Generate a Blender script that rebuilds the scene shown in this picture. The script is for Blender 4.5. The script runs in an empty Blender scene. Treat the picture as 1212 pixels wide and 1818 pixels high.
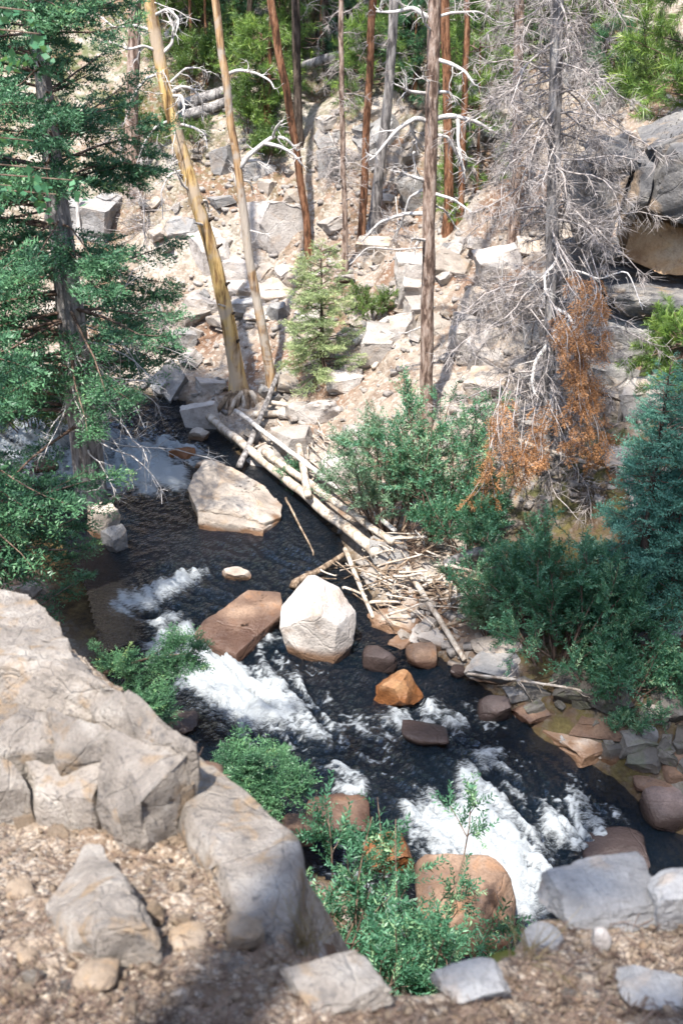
import bpy, bmesh, math, random
import numpy as np
from mathutils import Vector, Matrix

S = bpy.context.scene
COL = S.collection
R = math.radians
rng = np.random.default_rng(7)

# ------------------------------------------------------------------ camera, sky, sun, exposure
EYE = np.array([0.0, 0.0, 7.0]); PITCH = R(28.0); FPX = 1818 * 40.0 / 36.0
cam = bpy.data.cameras.new('camera'); cam_o = bpy.data.objects.new('camera', cam); COL.objects.link(cam_o)
cam.sensor_fit = 'VERTICAL'; cam.sensor_height = 36; cam.sensor_width = 24; cam.lens = 40
cam.clip_start = 0.05; cam.clip_end = 500
cam_o.location = EYE; cam_o.rotation_euler = (R(90) - PITCH, 0, 0)
cam.dof.use_dof = True; cam.dof.focus_distance = 12.5; cam.dof.aperture_fstop = 4.0
S.camera = cam_o

SUN = Vector((-0.17, -0.41, 0.895)).normalized()
wd = bpy.data.worlds.new('World'); S.world = wd; wd.use_nodes = True
nt = wd.node_tree; nt.nodes.clear()
sky = nt.nodes.new('ShaderNodeTexSky'); sky.sky_type = 'NISHITA'; sky.sun_disc = False
sky.sun_elevation = math.asin(SUN.z); sky.sun_rotation = math.atan2(SUN.x, SUN.y)
bg = nt.nodes.new('ShaderNodeBackground'); bg.inputs[1].default_value = 0.15
wo = nt.nodes.new('ShaderNodeOutputWorld')
nt.links.new(sky.outputs[0], bg.inputs[0]); nt.links.new(bg.outputs[0], wo.inputs[0])
sl = bpy.data.lights.new('sun', 'SUN'); sl.energy = 3.7; sl.angle = R(1.0); sl.color = (1, 0.95, 0.88)
so = bpy.data.objects.new('sun', sl); COL.objects.link(so)
so.rotation_euler = SUN.to_track_quat('Z', 'Y').to_euler(); so.location = (-20, -10, 30)
S.view_settings.view_transform = 'Standard'; S.view_settings.look = 'None'
S.view_settings.exposure = 1.62; S.view_settings.gamma = 1.0
S.render.engine = 'CYCLES'; S.cycles.filter_width = 1.6
S.cycles.max_bounces = 6; S.cycles.diffuse_bounces = 3; S.cycles.glossy_bounces = 3
S.cycles.transmission_bounces = 4; S.cycles.transparent_max_bounces = 8
S.cycles.use_denoising = True; S.cycles.sample_clamp_indirect = 4
S.cycles.caustics_reflective = False; S.cycles.caustics_refractive = False

# ------------------------------------------------------------------ helpers: noise
def _h(ix, iy, iz, seed):
    n = (ix * 374761393 + iy * 668265263 + iz * 2147483647 + seed * 1274126177) & 0x7fffffff
    n = ((n ^ (n >> 13)) * 1274126177) & 0x7fffffff
    n = ((n ^ (n >> 16)) * 374761393) & 0x7fffffff
    return ((n ^ (n >> 15)) & 0xffff) / 32767.5 - 1.0
def vnoise(p, seed=0):
    p = np.asarray(p, float); f = np.floor(p); i = f.astype(np.int64); t = p - f
    t = t * t * t * (t * (t * 6 - 15) + 10)
    x, y, z = i[..., 0], i[..., 1], i[..., 2]; tx, ty, tz = t[..., 0], t[..., 1], t[..., 2]
    L = lambda a, b, k: a + (b - a) * k
    return L(L(L(_h(x, y, z, seed), _h(x+1, y, z, seed), tx), L(_h(x, y+1, z, seed), _h(x+1, y+1, z, seed), tx), ty),
             L(L(_h(x, y, z+1, seed), _h(x+1, y, z+1, seed), tx), L(_h(x, y+1, z+1, seed), _h(x+1, y+1, z+1, seed), tx), ty), tz)
def fbm(p, oct=4, seed=0, gain=.5):
    p = np.asarray(p, float); a, s, o = 1.0, 0.0, 0.0
    for k in range(oct):
        o = o + a * vnoise(p * 2 ** k + k * 17.3, seed + k); s += a; a *= gain
    return o / s
def fbm2(x, y, sc, oct=4, seed=0):
    return fbm(np.stack([x * sc, y * sc, np.full_like(x, 3.7 + seed)], -1), oct, seed)
def sstep(x, a, b):
    t = np.clip((x - a) / (b - a), 0, 1); return t * t * (3 - 2 * t)

# ------------------------------------------------------------------ helpers: rays from the photograph's pixels
CP, SP = math.cos(PITCH), math.sin(PITCH)
def ray(px, py):
    dx = (np.asarray(px, float) - 606) / FPX; dv = (np.asarray(py, float) - 909) / FPX
    return np.stack([dx + 0 * dv, CP - dv * SP + 0 * dx, -SP - dv * CP + 0 * dx], -1)
def at(px, py, Y):                                   # the point of that ray at world depth Y
    d = ray(px, py); return EYE + d * (Y / d[..., 1])
def onz(px, py, z):
    d = ray(px, py); return EYE + d * ((z - EYE[2]) / d[..., 2])
def proj(P):
    q = P - EYE; c = q[..., 1] * CP - q[..., 2] * SP; u = q[..., 1] * SP + q[..., 2] * CP
    return 606 + FPX * q[..., 0] / c, 909 - FPX * u / c, c

# ------------------------------------------------------------------ the lie of the land
def polyl(pts): return np.array(pts, float)
FARB = np.array([onz(a, b, 0)[:2] for a, b in [(-900, 700), (-300, 715), (60, 735), (330, 762), (420, 830), (590, 965), (675, 1105), (830, 1200), (960, 1300), (1100, 1345), (1240, 1420), (1500, 1560), (1900, 1900)]])
NEARB = np.array([onz(a, b, 0)[:2] for a, b in [(-900, 800), (-300, 830), (0, 860), (150, 960), (215, 1070), (265, 1230), (330, 1325), (530, 1455), (640, 1495), (740, 1545), (870, 1680), (1100, 1800), (1500, 2000), (1900, 2600)]])
def plane(x, y): return 5.4 - 0.33 * y - 0.05 * x
def onplane(px, py):
    d = ray(px, py); t = -1.6 / (d[2] + .33 * d[1] + .05 * d[0]); return (EYE + d * t)
LEDGE = np.array([onplane(a, b)[:2] for a, b in [(-900, 900), (-400, 960), (0, 1085), (140, 1205), (330, 1335), (520, 1520), (505, 1700), (690, 1775), (770, 1778), (900, 1712), (950, 1650), (1170, 1625), (1270, 1570), (1600, 1500), (2200, 1450)]])
def sdist(x, y, PL):                                  # >0 on the left of the directed polyline
    best = np.full(x.shape, 1e9); sg = np.ones(x.shape)
    for (ax, ay), (bx, by) in zip(PL[:-1], PL[1:]):
        ux, uy = bx - ax, by - ay; l2 = ux * ux + uy * uy
        t = np.clip(((x - ax) * ux + (y - ay) * uy) / l2, 0, 1)
        dx, dy = x - ax - t * ux, y - ay - t * uy; d = dx * dx + dy * dy
        c = ux * (y - ay) - uy * (x - ax)
        m = d < best; best = np.where(m, d, best); sg = np.where(m, np.sign(c), sg)
    return np.sqrt(best) * sg
WS = np.array([[-30, 1.1], [-18, .75], [-16, .66], [-14.6, .5], [-13.1, .32], [-10.3, .28], [-9.3, .13], [-7.6, .0], [-6.2, -.06], [-5.5, -.16], [-4.7, -.48], [-3.4, -.62], [0, -.9]])
def wlev(x, y): return np.interp(.6 * x - .8 * y, WS[:, 0], WS[:, 1])
def hgt(x, y):
    x = np.asarray(x, float); y = np.asarray(y, float)
    w = wlev(x, y); df = sdist(x, y, FARB); dn = -sdist(x, y, NEARB); de = -sdist(x, y, LEDGE)
    # far side: a cut bank, a bench, then the steep hillside
    sl_ = np.interp(df, [0, .35, 1.0, 2.0, 8, 16, 60], [0, .26, .42, .95, 5.6, 11.4, 38])
    rough = (.5 - np.abs(fbm2(x, y, 1.3, 4, 51))) * .22 * sstep(df, 1, 2.5) + fbm2(x, y, .55, 4, 11) * .55 * sstep(df, .3, 2.5) + fbm2(x, y, 2.2, 4, 5) * .13 * sstep(df, 0, .8)
    q = (fbm2(x, y, .8, 3, 31) + df * .9) ; terr = (np.floor(q) + sstep(q - np.floor(q), .55, .95) - q) * .22 * sstep(df, 1.2, 2.5)
    far = w - .03 + sl_ + rough + terr
    bed = w - .05 - .42 * sstep(np.minimum(-df, -dn), 0, .7) + fbm2(x, y, 1.6, 3, 8) * .1
    pl = plane(x, y) + fbm2(x, y, 1.3, 4, 21) * .07 + .16 * sstep(-x, .45, 1.1) * sstep(y, 2.6, 3.6)
    out = np.maximum(-de, 0); fr = np.clip(dn / (dn + out + 1e-6), 0, 1)
    near = w - .05 + (pl - w + .05) * fr ** 1.9 + fbm2(x, y, 1.1, 3, 14) * .12 * sstep(out, .1, .6) * sstep(dn, 0, .6)
    h = np.where(df > 0, far, np.where(dn > 0, near, bed))
    return h
def surf(x, y): return np.maximum(hgt(x, y), wlev(x, y))
TS = np.concatenate([np.linspace(1.0, 9, 160), np.linspace(9.05, 34, 260)])
_GS = .035; _gx = np.arange(-11, 11, _GS); _gy = np.arange(.2, 33, _GS); _GX, _GY = np.meshgrid(_gx, _gy)
_SURF = np.concatenate([surf(a, b_) for a, b_ in zip(np.array_split(_GX, 8), np.array_split(_GY, 8))])
def qsurf(x, y):                                      # bilinear look-up of the same surface
    u = np.clip((x + 11) / _GS, 0, len(_gx) - 2.01); v = np.clip((y - .2) / _GS, 0, len(_gy) - 2.01); i = u.astype(int); j = v.astype(int); a = u - i; b_ = v - j
    return (_SURF[j, i] * (1-a) + _SURF[j, i+1] * a) * (1-b_) + (_SURF[j+1, i] * (1-a) + _SURF[j+1, i+1] * a) * b_
def hits(px, py, f=qsurf):
    d = ray(np.asarray(px, float), np.asarray(py, float)); P = EYE + d[:, None, :] * TS[None, :, None]
    g = P[..., 2] - f(P[..., 0], P[..., 1]); k = np.argmax(g < 0, 1); k = np.maximum(k, 1)
    i = np.arange(len(k)); a, b = g[i, k-1], g[i, k]; tt = TS[k-1] + (TS[k] - TS[k-1]) * a / (a - b + 1e-9)
    return EYE + d * tt[:, None]
def hit(px, py): return hits([px], [py])[0]
def dist(P): return float(np.dot(P - EYE, [0, CP, -SP]))
def mpp(P): return dist(P) / FPX                       # metres per photograph pixel at P

# ------------------------------------------------------------------ helpers: meshes
def mk(name, V, F, mat, parent=None, smooth=False, attrs=None, loc=None):
    V = np.asarray(V, np.float32).reshape(-1, 3); F = np.asarray(F, np.int32)
    if loc is not None: V = V - np.asarray(loc, np.float32)
    me = bpy.data.meshes.new(name); n = F.shape[1]
    me.vertices.add(len(V)); me.vertices.foreach_set('co', V.ravel())
    me.loops.add(F.size); me.loops.foreach_set('vertex_index', F.ravel())
    me.polygons.add(len(F)); me.polygons.foreach_set('loop_start', np.arange(0, F.size, n, dtype=np.int32))
    me.polygons.foreach_set('loop_total', np.full(len(F), n, np.int32))
    if smooth: me.polygons.foreach_set('use_smooth', np.ones(len(F), bool))
    for k, v in (attrs or {}).items():
        a = me.attributes.new(k, 'FLOAT', 'POINT'); a.data.foreach_set('value', np.asarray(v, np.float32))
    me.materials.append(mat); me.update(); me.validate()
    o = bpy.data.objects.new(name, me); COL.objects.link(o)
    if loc is not None: o.location = loc
    if parent is not None:
        o.parent = parent
        if loc is None: o.matrix_parent_inverse = Matrix.Translation(-Vector(parent.location))
        else: o.location = Vector(loc) - parent.location
    return o
def tag(o, label=None, cat=None, group=None, kind=None):
    if label: o['label'] = label
    if cat: o['category'] = cat
    if group: o['group'] = group
    if kind: o['kind'] = kind
    return o
def thing(name, loc, label, cat, group=None):
    o = bpy.data.objects.new(name, None); COL.objects.link(o); o.location = tuple(float(c) for c in loc); o.empty_display_size = .1
    return tag(o, label, cat, group)
class Bag:
    def __init__(s): s.V, s.F, s.T, s.n = [], [], [], 0
    def add(s, V, F, t=None):
        V = np.asarray(V).reshape(-1, 3); s.V.append(V); s.F.append(np.asarray(F) + s.n)
        s.T.append(np.zeros(len(V)) if t is None else np.broadcast_to(t, (len(V),))); s.n += len(V)
    def mk(s, name, mat, parent=None, smooth=False, **k):
        if len({f.shape[1] for f in s.F}) > 1: s.F = [f if f.shape[1] == 3 else np.concatenate([f[:, [0, 1, 2]], f[:, [0, 2, 3]]]) for f in s.F]
        return mk(name, np.concatenate(s.V), np.concatenate(s.F), mat, parent, smooth, {'tint': np.concatenate(s.T)}, **k)
def nrm(v): return v / (np.linalg.norm(v, axis=-1, keepdims=True) + 1e-9)
def tubes(P, Rd, k=3):
    """M tubes at once: P (M,N,3), Rd (M,N) -> quads"""
    P = np.asarray(P, float); M, N, _ = P.shape
    T = nrm(np.gradient(P, axis=1)); ref = np.where(np.abs(T[:, :1, 2:3]) > .8, np.array([1., .2, 0]), np.array([0, .1, 1.]))
    A = nrm(np.cross(T, np.broadcast_to(ref, T.shape))); B = np.cross(T, A)
    th = np.arange(k) * 2 * math.pi / k
    V = P[:, :, None] + Rd[:, :, None, None] * (A[:, :, None] * np.cos(th)[:, None] + B[:, :, None] * np.sin(th)[:, None])
    m, n, j = np.meshgrid(np.arange(M), np.arange(N-1), np.arange(k), indexing='ij'); j2 = (j + 1) % k
    b = (m * N + n) * k; F = np.stack([b + j, b + j2, b + k + j2, b + k + j], -1).reshape(-1, 4)
    return V.reshape(-1, 3), F
def gen(st, dr, L, N=6, curl=.3, grav=0., r=rng):
    st = np.asarray(st, float); d = nrm(np.asarray(dr, float)); L = np.broadcast_to(L, (len(st),)); P = [st]; step = (L / (N-1))[:, None]
    for i in range(N-1):
        d = nrm(d + curl * r.normal(size=d.shape) / math.sqrt(N) + np.array([0, 0, grav / N])); P.append(P[-1] + d * step)
    return np.stack(P, 1)
def kids(P, n, t0, t1, ang, r=rng, flat=0.):
    M, N, _ = P.shape; t = r.uniform(t0, t1, (M, n)); u = t * (N-1); i = np.minimum(u.astype(int), N-2); f = (u - i)[..., None]
    m = np.arange(M)[:, None]; A, B = P[m, i], P[m, i+1]; p = A + (B - A) * f; T = nrm(B - A)
    q = r.normal(size=T.shape); q[..., 2] *= 1 - flat; q = nrm(q - T * (q * T).sum(-1, keepdims=True))
    a = ang * r.uniform(.7, 1.3, (M, n, 1)); return p.reshape(-1, 3), (T * np.cos(a) + q * np.sin(a)).reshape(-1, 3), t.ravel()
def taper(L, r0, r1, N):
    a = np.broadcast_to(np.asarray(r0, float), (L,))[:, None]; b_ = np.broadcast_to(np.asarray(r1, float), (L,))[:, None]; return a + (b_ - a) * np.linspace(0, 1, N)[None]
def resample(pts, N):
    pts = np.asarray(pts, float); s = np.concatenate([[0], np.cumsum(np.linalg.norm(np.diff(pts, axis=0), axis=1))])
    u = np.linspace(0, s[-1], N)
    # gentle smoothing of the corners
    Q = np.stack([np.interp(u, s, pts[:, i]) for i in range(3)], 1)
    for _ in range(max(1, N // 14)):
        Q[1:-1] = (Q[:-2] + 2 * Q[1:-1] + Q[2:]) / 4
    return Q
def limb(pts, rad, N=24, k=10, seed=0, rough=.12, wob=0.):
    """one trunk, log or branch with lumpy section and closed ends"""
    P = resample(pts, N)
    if wob: P[1:-1] += np.stack([vnoise(P[1:-1] * 2.2, seed + i) for i in range(3)], -1) * wob
    s = np.linspace(0, 1, N); rd = np.interp(s, np.linspace(0, 1, len(rad)), rad)
    V, F = tubes(P[None], rd[None], k); V = V.reshape(N, k, 3); C = P[:, None]
    nz = fbm(V * np.array([1, 1, .35]) / max(np.mean(rd), .01) * .5, 3, seed)
    V = C + (V - C) * (1 + rough * nz[..., None])
    V = np.concatenate([V.reshape(-1, 3), P[:1], P[-1:]]); n = N * k
    j = np.arange(k); j2 = (j + 1) % k
    c0 = np.stack([j2, j, np.full(k, n), np.full(k, n)], 1); c1 = np.stack([(N-1)*k + j, (N-1)*k + j2, np.full(k, n+1), np.full(k, n+1)], 1)
    T3 = np.concatenate([F[:, [0, 1, 2]], F[:, [0, 2, 3]], c0[:, :3], c1[:, :3]])
    return V, T3
def insts(tv, tf, tt, X, Y, Z, O, sc, tint=None, j=None):
    """copies of a template (axes X,Y,Z, origins O, scale sc) merged as one mesh"""
    M = len(O); sc = np.broadcast_to(sc, (M,))[:, None, None]
    V = O[:, None] + sc * (tv[None, :, 0:1] * X[:, None] + tv[None, :, 1:2] * Y[:, None] + tv[None, :, 2:3] * Z[:, None])
    F = tf[None] + (np.arange(M) * len(tv))[:, None, None]
    t = tt[None] + (0 if tint is None else tint[:, None]) + np.zeros((M, 1))
    return V.reshape(-1, 3), F.reshape(-1, tf.shape[1]), t.ravel()
def frame(D, up=None, roll=None, r=rng):
    X = nrm(D); u = np.broadcast_to(np.array([0, 0, 1.]) if up is None else up, X.shape)
    Y = nrm(np.cross(u, X) + 1e-4); Z = np.cross(X, Y)
    if roll is not None:
        c, s = np.cos(roll)[:, None], np.sin(roll)[:, None]; Y, Z = Y * c + Z * s, Z * c - Y * s
    return X, Y, Z

# ------------------------------------------------------------------ materials
def nodes(name):
    m = bpy.data.materials.new(name); m.use_nodes = True; t = m.node_tree; t.nodes.clear()
    return m, t, t.nodes, t.links
def nd(N, ty, **k):
    n = N.new(ty)
    for a, v in k.items():
        if a.startswith('i_'): n.inputs[a[2:].replace('_', ' ')].default_value = v
        elif a[0] == 'n' and a[1:].isdigit(): n.inputs[int(a[1:])].default_value = v
        else: setattr(n, a, v)
    return n
def noise_n(N, L, vec, scale, detail=4, rough=.6, dist=0.):
    n = nd(N, 'ShaderNodeTexNoise', i_Scale=scale, i_Detail=detail, i_Roughness=rough, i_Distortion=dist); L.new(vec, n.inputs['Vector']); return n.outputs['Fac']
def ramp(N, L, fac, stops):
    r = N.new('ShaderNodeValToRGB'); e = r.color_ramp.elements
    while len(e) < len(stops): e.new(0.5)
    for q, (p, c) in zip(e, stops): q.position = p; q.color = (*c, 1)
    L.new(fac, r.inputs[0]); return r.outputs[0]
def mixc(N, L, fac, a, b, mode='MIX'):
    n = nd(N, 'ShaderNodeMix', data_type='RGBA', blend_type=mode)
    for sock, v in ((n.inputs[0], fac), (n.inputs[6], a), (n.inputs[7], b)):
        if isinstance(v, (int, float)): sock.default_value = v
        elif isinstance(v, tuple): sock.default_value = (*v, 1)
        else: L.new(v, sock)
    return n.outputs[2]
def mth(N, L, op, a, b=None, c=None):
    n = nd(N, 'ShaderNodeMath', operation=op)
    for i, v in enumerate((a, b, c)):
        if v is None: continue
        if isinstance(v, (int, float)): n.inputs[i].default_value = v
        else: L.new(v, n.inputs[i])
    return n.outputs[0]
def mrange(N, L, v, a, b, c=0., d=1.):
    n = nd(N, 'ShaderNodeMapRange', interpolation_type='SMOOTHSTEP', n1=a, n2=b, n3=c, n4=d); L.new(v, n.inputs[0]); return n.outputs[0]
def coords(N, L, kind='Object', scale=(1, 1, 1)):
    t = N.new('ShaderNodeTexCoord'); m = nd(N, 'ShaderNodeMapping'); m.inputs['Scale'].default_value = scale
    L.new(t.outputs[kind], m.inputs[0]); return m.outputs[0]
def finish(N, L, col, rough, height=None, bump=.5, dist=.02, spec=.3):
    p = N.new('ShaderNodeBsdfPrincipled'); o = N.new('ShaderNodeOutputMaterial')
    if isinstance(col, tuple): p.inputs['Base Color'].default_value = (*col, 1)
    else: L.new(col, p.inputs['Base Color'])
    if isinstance(rough, (int, float)): p.inputs['Roughness'].default_value = rough
    else: L.new(rough, p.inputs['Roughness'])
    p.inputs['Specular IOR Level'].default_value = spec
    if height is not None:
        b = nd(N, 'ShaderNodeBump', i_Strength=bump, i_Distance=dist); L.new(height, b.inputs['Height']); L.new(b.outputs[0], p.inputs['Normal'])
    L.new(p.outputs[0], o.inputs[0]); return p
def mat_rock(name, a, b, c, dark=(.10, .09, .09), lichen=.5, wetcol=(.10, .055, .03), sc=1.0, bump=.7, warm=(.42, .27, .14), warmth=.35):
    m, t, N, L = nodes(name)
    tc = N.new('ShaderNodeTexCoord'); oi = N.new('ShaderNodeObjectInfo')
    add = nd(N, 'ShaderNodeVectorMath', operation='ADD'); L.new(tc.outputs['Object'], add.inputs[0])
    cmb = nd(N, 'ShaderNodeVectorMath', operation='SCALE'); cmb.inputs[0].default_value = (37, 21, 53); L.new(oi.outputs['Random'], cmb.inputs['Scale']); L.new(cmb.outputs[0], add.inputs[1])
    v = add.outputs[0]
    n1 = noise_n(N, L, v, 2.2 * sc, 5, .6); n2 = noise_n(N, L, v, 9 * sc, 7, .68); n3 = noise_n(N, L, v, 38 * sc, 4, .7)
    col = ramp(N, L, n1, [(.3, a), (.5, b), (.7, c)])
    col = mixc(N, L, mth(N, L, 'MULTIPLY', mrange(N, L, noise_n(N, L, v, 3.4 * sc, 3, .5, .8), .52, .68), warmth), col, warm)
    col = mixc(N, L, mrange(N, L, n2, .55, .70, 0, lichen), col, dark)
    col = mixc(N, L, mrange(N, L, n3, .42, .7, 0, .45), col, tuple(x * .55 for x in b))
    hs = nd(N, 'ShaderNodeHueSaturation'); L.new(col, hs.inputs['Color']); L.new(mrange(N, L, oi.outputs['Random'], 0, 1, .8, 1.18), hs.inputs['Value']); col = hs.outputs[0]
    w = nd(N, 'ShaderNodeAttribute', attribute_name='wet').outputs['Fac']
    wc = mixc(N, L, n1, wetcol, tuple(min(1, x * 2.2) for x in wetcol))
    col = mixc(N, L, mth(N, L, 'MULTIPLY', w, .92), col, wc)
    rough = mrange(N, L, w, 0, 1, .9, .22)
    vor = nd(N, 'ShaderNodeTexVoronoi', feature='DISTANCE_TO_EDGE', i_Scale=1.7 * sc); 
    dv = nd(N, 'ShaderNodeVectorMath', operation='ADD'); L.new(v, dv.inputs[0])
    nn = nd(N, 'ShaderNodeTexNoise', i_Scale=2 * sc, i_Detail=3); L.new(v, nn.inputs['Vector']); ns = nd(N, 'ShaderNodeVectorMath', operation='SCALE'); ns.inputs['Scale'].default_value = .22 / sc; L.new(nn.outputs['Color'], ns.inputs[0]); L.new(ns.outputs[0], dv.inputs[1]); L.new(dv.outputs[0], vor.inputs['Vector'])
    crack = mrange(N, L, vor.outputs['Distance'], 0, .02)
    rg = nd(N, 'ShaderNodeTexNoise', i_Scale=3.2 * sc, i_Detail=7, i_Roughness=.62); rg.noise_type = 'RIDGED_MULTIFRACTAL'; L.new(v, rg.inputs['Vector'])
    hh = mth(N, L, 'ADD', mth(N, L, 'ADD', mth(N, L, 'MULTIPLY', rg.outputs['Fac'], .30), mth(N, L, 'MULTIPLY', n2, .8)), mth(N, L, 'ADD', mth(N, L, 'MULTIPLY', n3, .35), mth(N, L, 'MULTIPLY', crack, .16)))
    finish(N, L, col, rough, hh, bump, .045); return m
def mat_wood(name, a, b, c, stretch=7, sc=6, bump=.6, rough=.85, patch=None, spec=.2, dk=.6):
    m, t, N, L = nodes(name); v = coords(N, L, 'UV'); v = coords(N, L, 'Object', (1, 1, 1 / stretch)); v1 = coords(N, L, 'Object')
    n1 = noise_n(N, L, v, sc * 2.2, 5, .65, .3); n2 = noise_n(N, L, v1, sc * .3, 4, .6, .5); n3 = noise_n(N, L, v, sc * 7, 3, .6)
    col = ramp(N, L, n1, [(.38, tuple(x * dk for x in a)), (.44, a), (.52, b), (.64, c)])
    if patch: col = mixc(N, L, mrange(N, L, n2, .46, .58), col, patch)
    tn = nd(N, 'ShaderNodeAttribute', attribute_name='tint').outputs['Fac']
    col = mixc(N, L, tn, col, tuple(x * .45 for x in a))
    finish(N, L, col, rough, mth(N, L, 'ADD', n1, mth(N, L, 'MULTIPLY', n3, .5)), min(1, bump * 1.5), .025, spec); return m
def mat_leaf(name, a, b, trans=.35, gloss=.08, tip=None):
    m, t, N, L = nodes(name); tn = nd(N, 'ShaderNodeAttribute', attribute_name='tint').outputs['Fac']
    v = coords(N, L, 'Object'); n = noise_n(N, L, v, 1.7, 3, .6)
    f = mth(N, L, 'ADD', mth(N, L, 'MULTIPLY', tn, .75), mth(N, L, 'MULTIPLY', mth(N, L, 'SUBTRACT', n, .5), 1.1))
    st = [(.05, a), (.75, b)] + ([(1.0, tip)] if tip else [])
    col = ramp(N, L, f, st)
    d = N.new('ShaderNodeBsdfDiffuse'); tr = N.new('ShaderNodeBsdfTranslucent'); g = nd(N, 'ShaderNodeBsdfGlossy'); g.inputs['Roughness'].default_value = .45
    L.new(col, d.inputs[0]); L.new(mixc(N, L, .5, col, (.25, .4, .06), 'MIX') if trans > .3 else col, tr.inputs[0])
    m1 = nd(N, 'ShaderNodeMixShader', n0=trans); L.new(d.outputs[0], m1.inputs[1]); L.new(tr.outputs[0], m1.inputs[2])
    m2 = nd(N, 'ShaderNodeMixShader', n0=gloss); L.new(m1.outputs[0], m2.inputs[1]); L.new(g.outputs[0], m2.inputs[2])
    o = N.new('ShaderNodeOutputMaterial'); L.new(m2.outputs[0], o.inputs[0]); return m

M = {}
M['pale'] = mat_rock('pale_rock', (.25, .22, .195), (.37, .335, .305), (.49, .455, .42), lichen=.5, warm=(.36, .25, .165))
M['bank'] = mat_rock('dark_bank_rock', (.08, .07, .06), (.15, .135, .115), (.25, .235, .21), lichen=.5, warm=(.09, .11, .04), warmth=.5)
M['tan'] = mat_rock('tan_rock', (.25, .21, .175), (.37, .32, .27), (.49, .435, .38), lichen=.45, warmth=.5, warm=(.36, .24, .14))
M['grey'] = mat_rock('grey_rock', (.17, .165, .16), (.27, .26, .25), (.40, .385, .36), lichen=.5, warmth=.2)
M['cliff'] = mat_rock('shade_darkened_cliff_rock', (.06, .06, .062), (.125, .12, .118), (.25, .23, .20), dark=(.035, .035, .04), lichen=.75, warmth=.5, warm=(.30, .20, .11))  # rock tones darkened to stand in for the shade on the cliff
M['brown'] = mat_rock('brown_rock', (.07, .045, .035), (.15, .095, .065), (.29, .20, .14), lichen=.5, wetcol=(.045, .025, .018), warmth=.45, warm=(.26, .13, .06))
M['rust'] = mat_rock('rust_rock', (.14, .07, .03), (.25, .12, .05), (.36, .22, .12), lichen=.45, wetcol=(.10, .04, .015), warmth=.3)
M['purple'] = mat_rock('dark_wet_rock', (.055, .042, .04), (.10, .075, .068), (.17, .13, .12), lichen=.4, wetcol=(.028, .02, .018), warmth=.3, warm=(.18, .09, .05))
M['fore'] = mat_rock('foreground_rock', (.19, .165, .14), (.34, .295, .25), (.50, .45, .39), dark=(.06, .06, .066), lichen=.7, sc=2.8, warm=(.34, .22, .11), warmth=.65, bump=1.0)
M['gravel'] = mat_rock('tan_gravel', (.20, .145, .10), (.31, .235, .165), (.42, .34, .26), lichen=.4, sc=6, warmth=.4)

def mat_ground(name, tan, red, pale, sc=1., moss=0.):
    m, t, N, L = nodes(name); v = coords(N, L, 'Object')
    n1 = noise_n(N, L, v, .9 * sc, 5, .6, .4); n2 = noise_n(N, L, v, 6 * sc, 5, .65); n3 = noise_n(N, L, v, 30 * sc, 5, .7)
    col = ramp(N, L, n1, [(.40, red), (.54, tan), (.70, pale)])
    vo = nd(N, 'ShaderNodeTexVoronoi', i_Scale=22 * sc); L.new(v, vo.inputs['Vector'])
    col = mixc(N, L, mrange(N, L, n2, .42, .68, 0, .55), col, tuple(x * .45 for x in red))
    sepc = nd(N, 'ShaderNodeSeparateColor'); L.new(vo.outputs['Color'], sepc.inputs[0])
    col = mixc(N, L, mrange(N, L, sepc.outputs[0], .55, .9, 0, .6), col, pale)
    col = mixc(N, L, mrange(N, L, n3, .45, .75, 0, .5), col, tuple(x * .5 for x in tan))
    g = nd(N, 'ShaderNodeAttribute', attribute_name='green').outputs['Fac']
    col = mixc(N, L, mth(N, L, 'MULTIPLY', g, mrange(N, L, n2, .4, .6)), col, (.07, .10, .03))
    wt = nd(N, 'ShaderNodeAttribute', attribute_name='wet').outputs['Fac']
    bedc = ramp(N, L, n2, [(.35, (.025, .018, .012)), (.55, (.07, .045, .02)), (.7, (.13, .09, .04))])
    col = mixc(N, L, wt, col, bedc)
    hh = mth(N, L, 'ADD', mth(N, L, 'MULTIPLY', n3, .5), mth(N, L, 'SUBTRACT', n2, mth(N, L, 'MULTIPLY', vo.outputs['Distance'], .6)))
    finish(N, L, col, .92, hh, .8, .04 / sc ** .5, .15); return m
M['ground'] = mat_ground('hillside_soil', (.30, .245, .195), (.19, .115, .075), (.41, .37, .325))
M['fsoil'] = mat_ground('gravelly_soil', (.33, .26, .195), (.22, .155, .105), (.46, .40, .33), 3.2)
M['leaner'] = mat_wood('weathered_yellow_wood', (.24, .14, .06), (.54, .36, .14), (.66, .48, .24), 9, 5, .5, patch=(.46, .36, .26))
M['thinleaner'] = mat_wood('orange_thin_bark', (.20, .12, .07), (.42, .26, .13), (.52, .38, .24), 9, 7, .5, patch=(.42, .36, .30))
M['redbark'] = mat_wood('reddish_pine_bark', (.09, .045, .025), (.21, .095, .05), (.30, .17, .10), 5, 9, .9)
M['brownbark'] = mat_wood('brown_grey_pine_bark', (.13, .085, .065), (.28, .20, .155), (.40, .32, .27), 4, 9, .9)
M['darkbark'] = mat_wood('dark_bark', (.035, .026, .02), (.075, .055, .042), (.13, .10, .08), 5, 9, .9)
M['greybark'] = mat_wood('grey_bark', (.13, .12, .115), (.24, .22, .21), (.36, .34, .32), 5, 8, .8)
M['silver'] = mat_wood('silver_deadwood', (.38, .355, .335), (.50, .47, .44), (.62, .59, .56), 3, 6, .4, dk=.85)
M['drift'] = mat_wood('bleached_driftwood', (.31, .25, .195), (.43, .37, .305), (.54, .485, .42), 1.5, 4, .5, dk=.7)
M['driftdark'] = mat_wood('damp_driftwood', (.13, .09, .06), (.24, .175, .12), (.36, .28, .21), 3, 7, .6)
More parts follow.
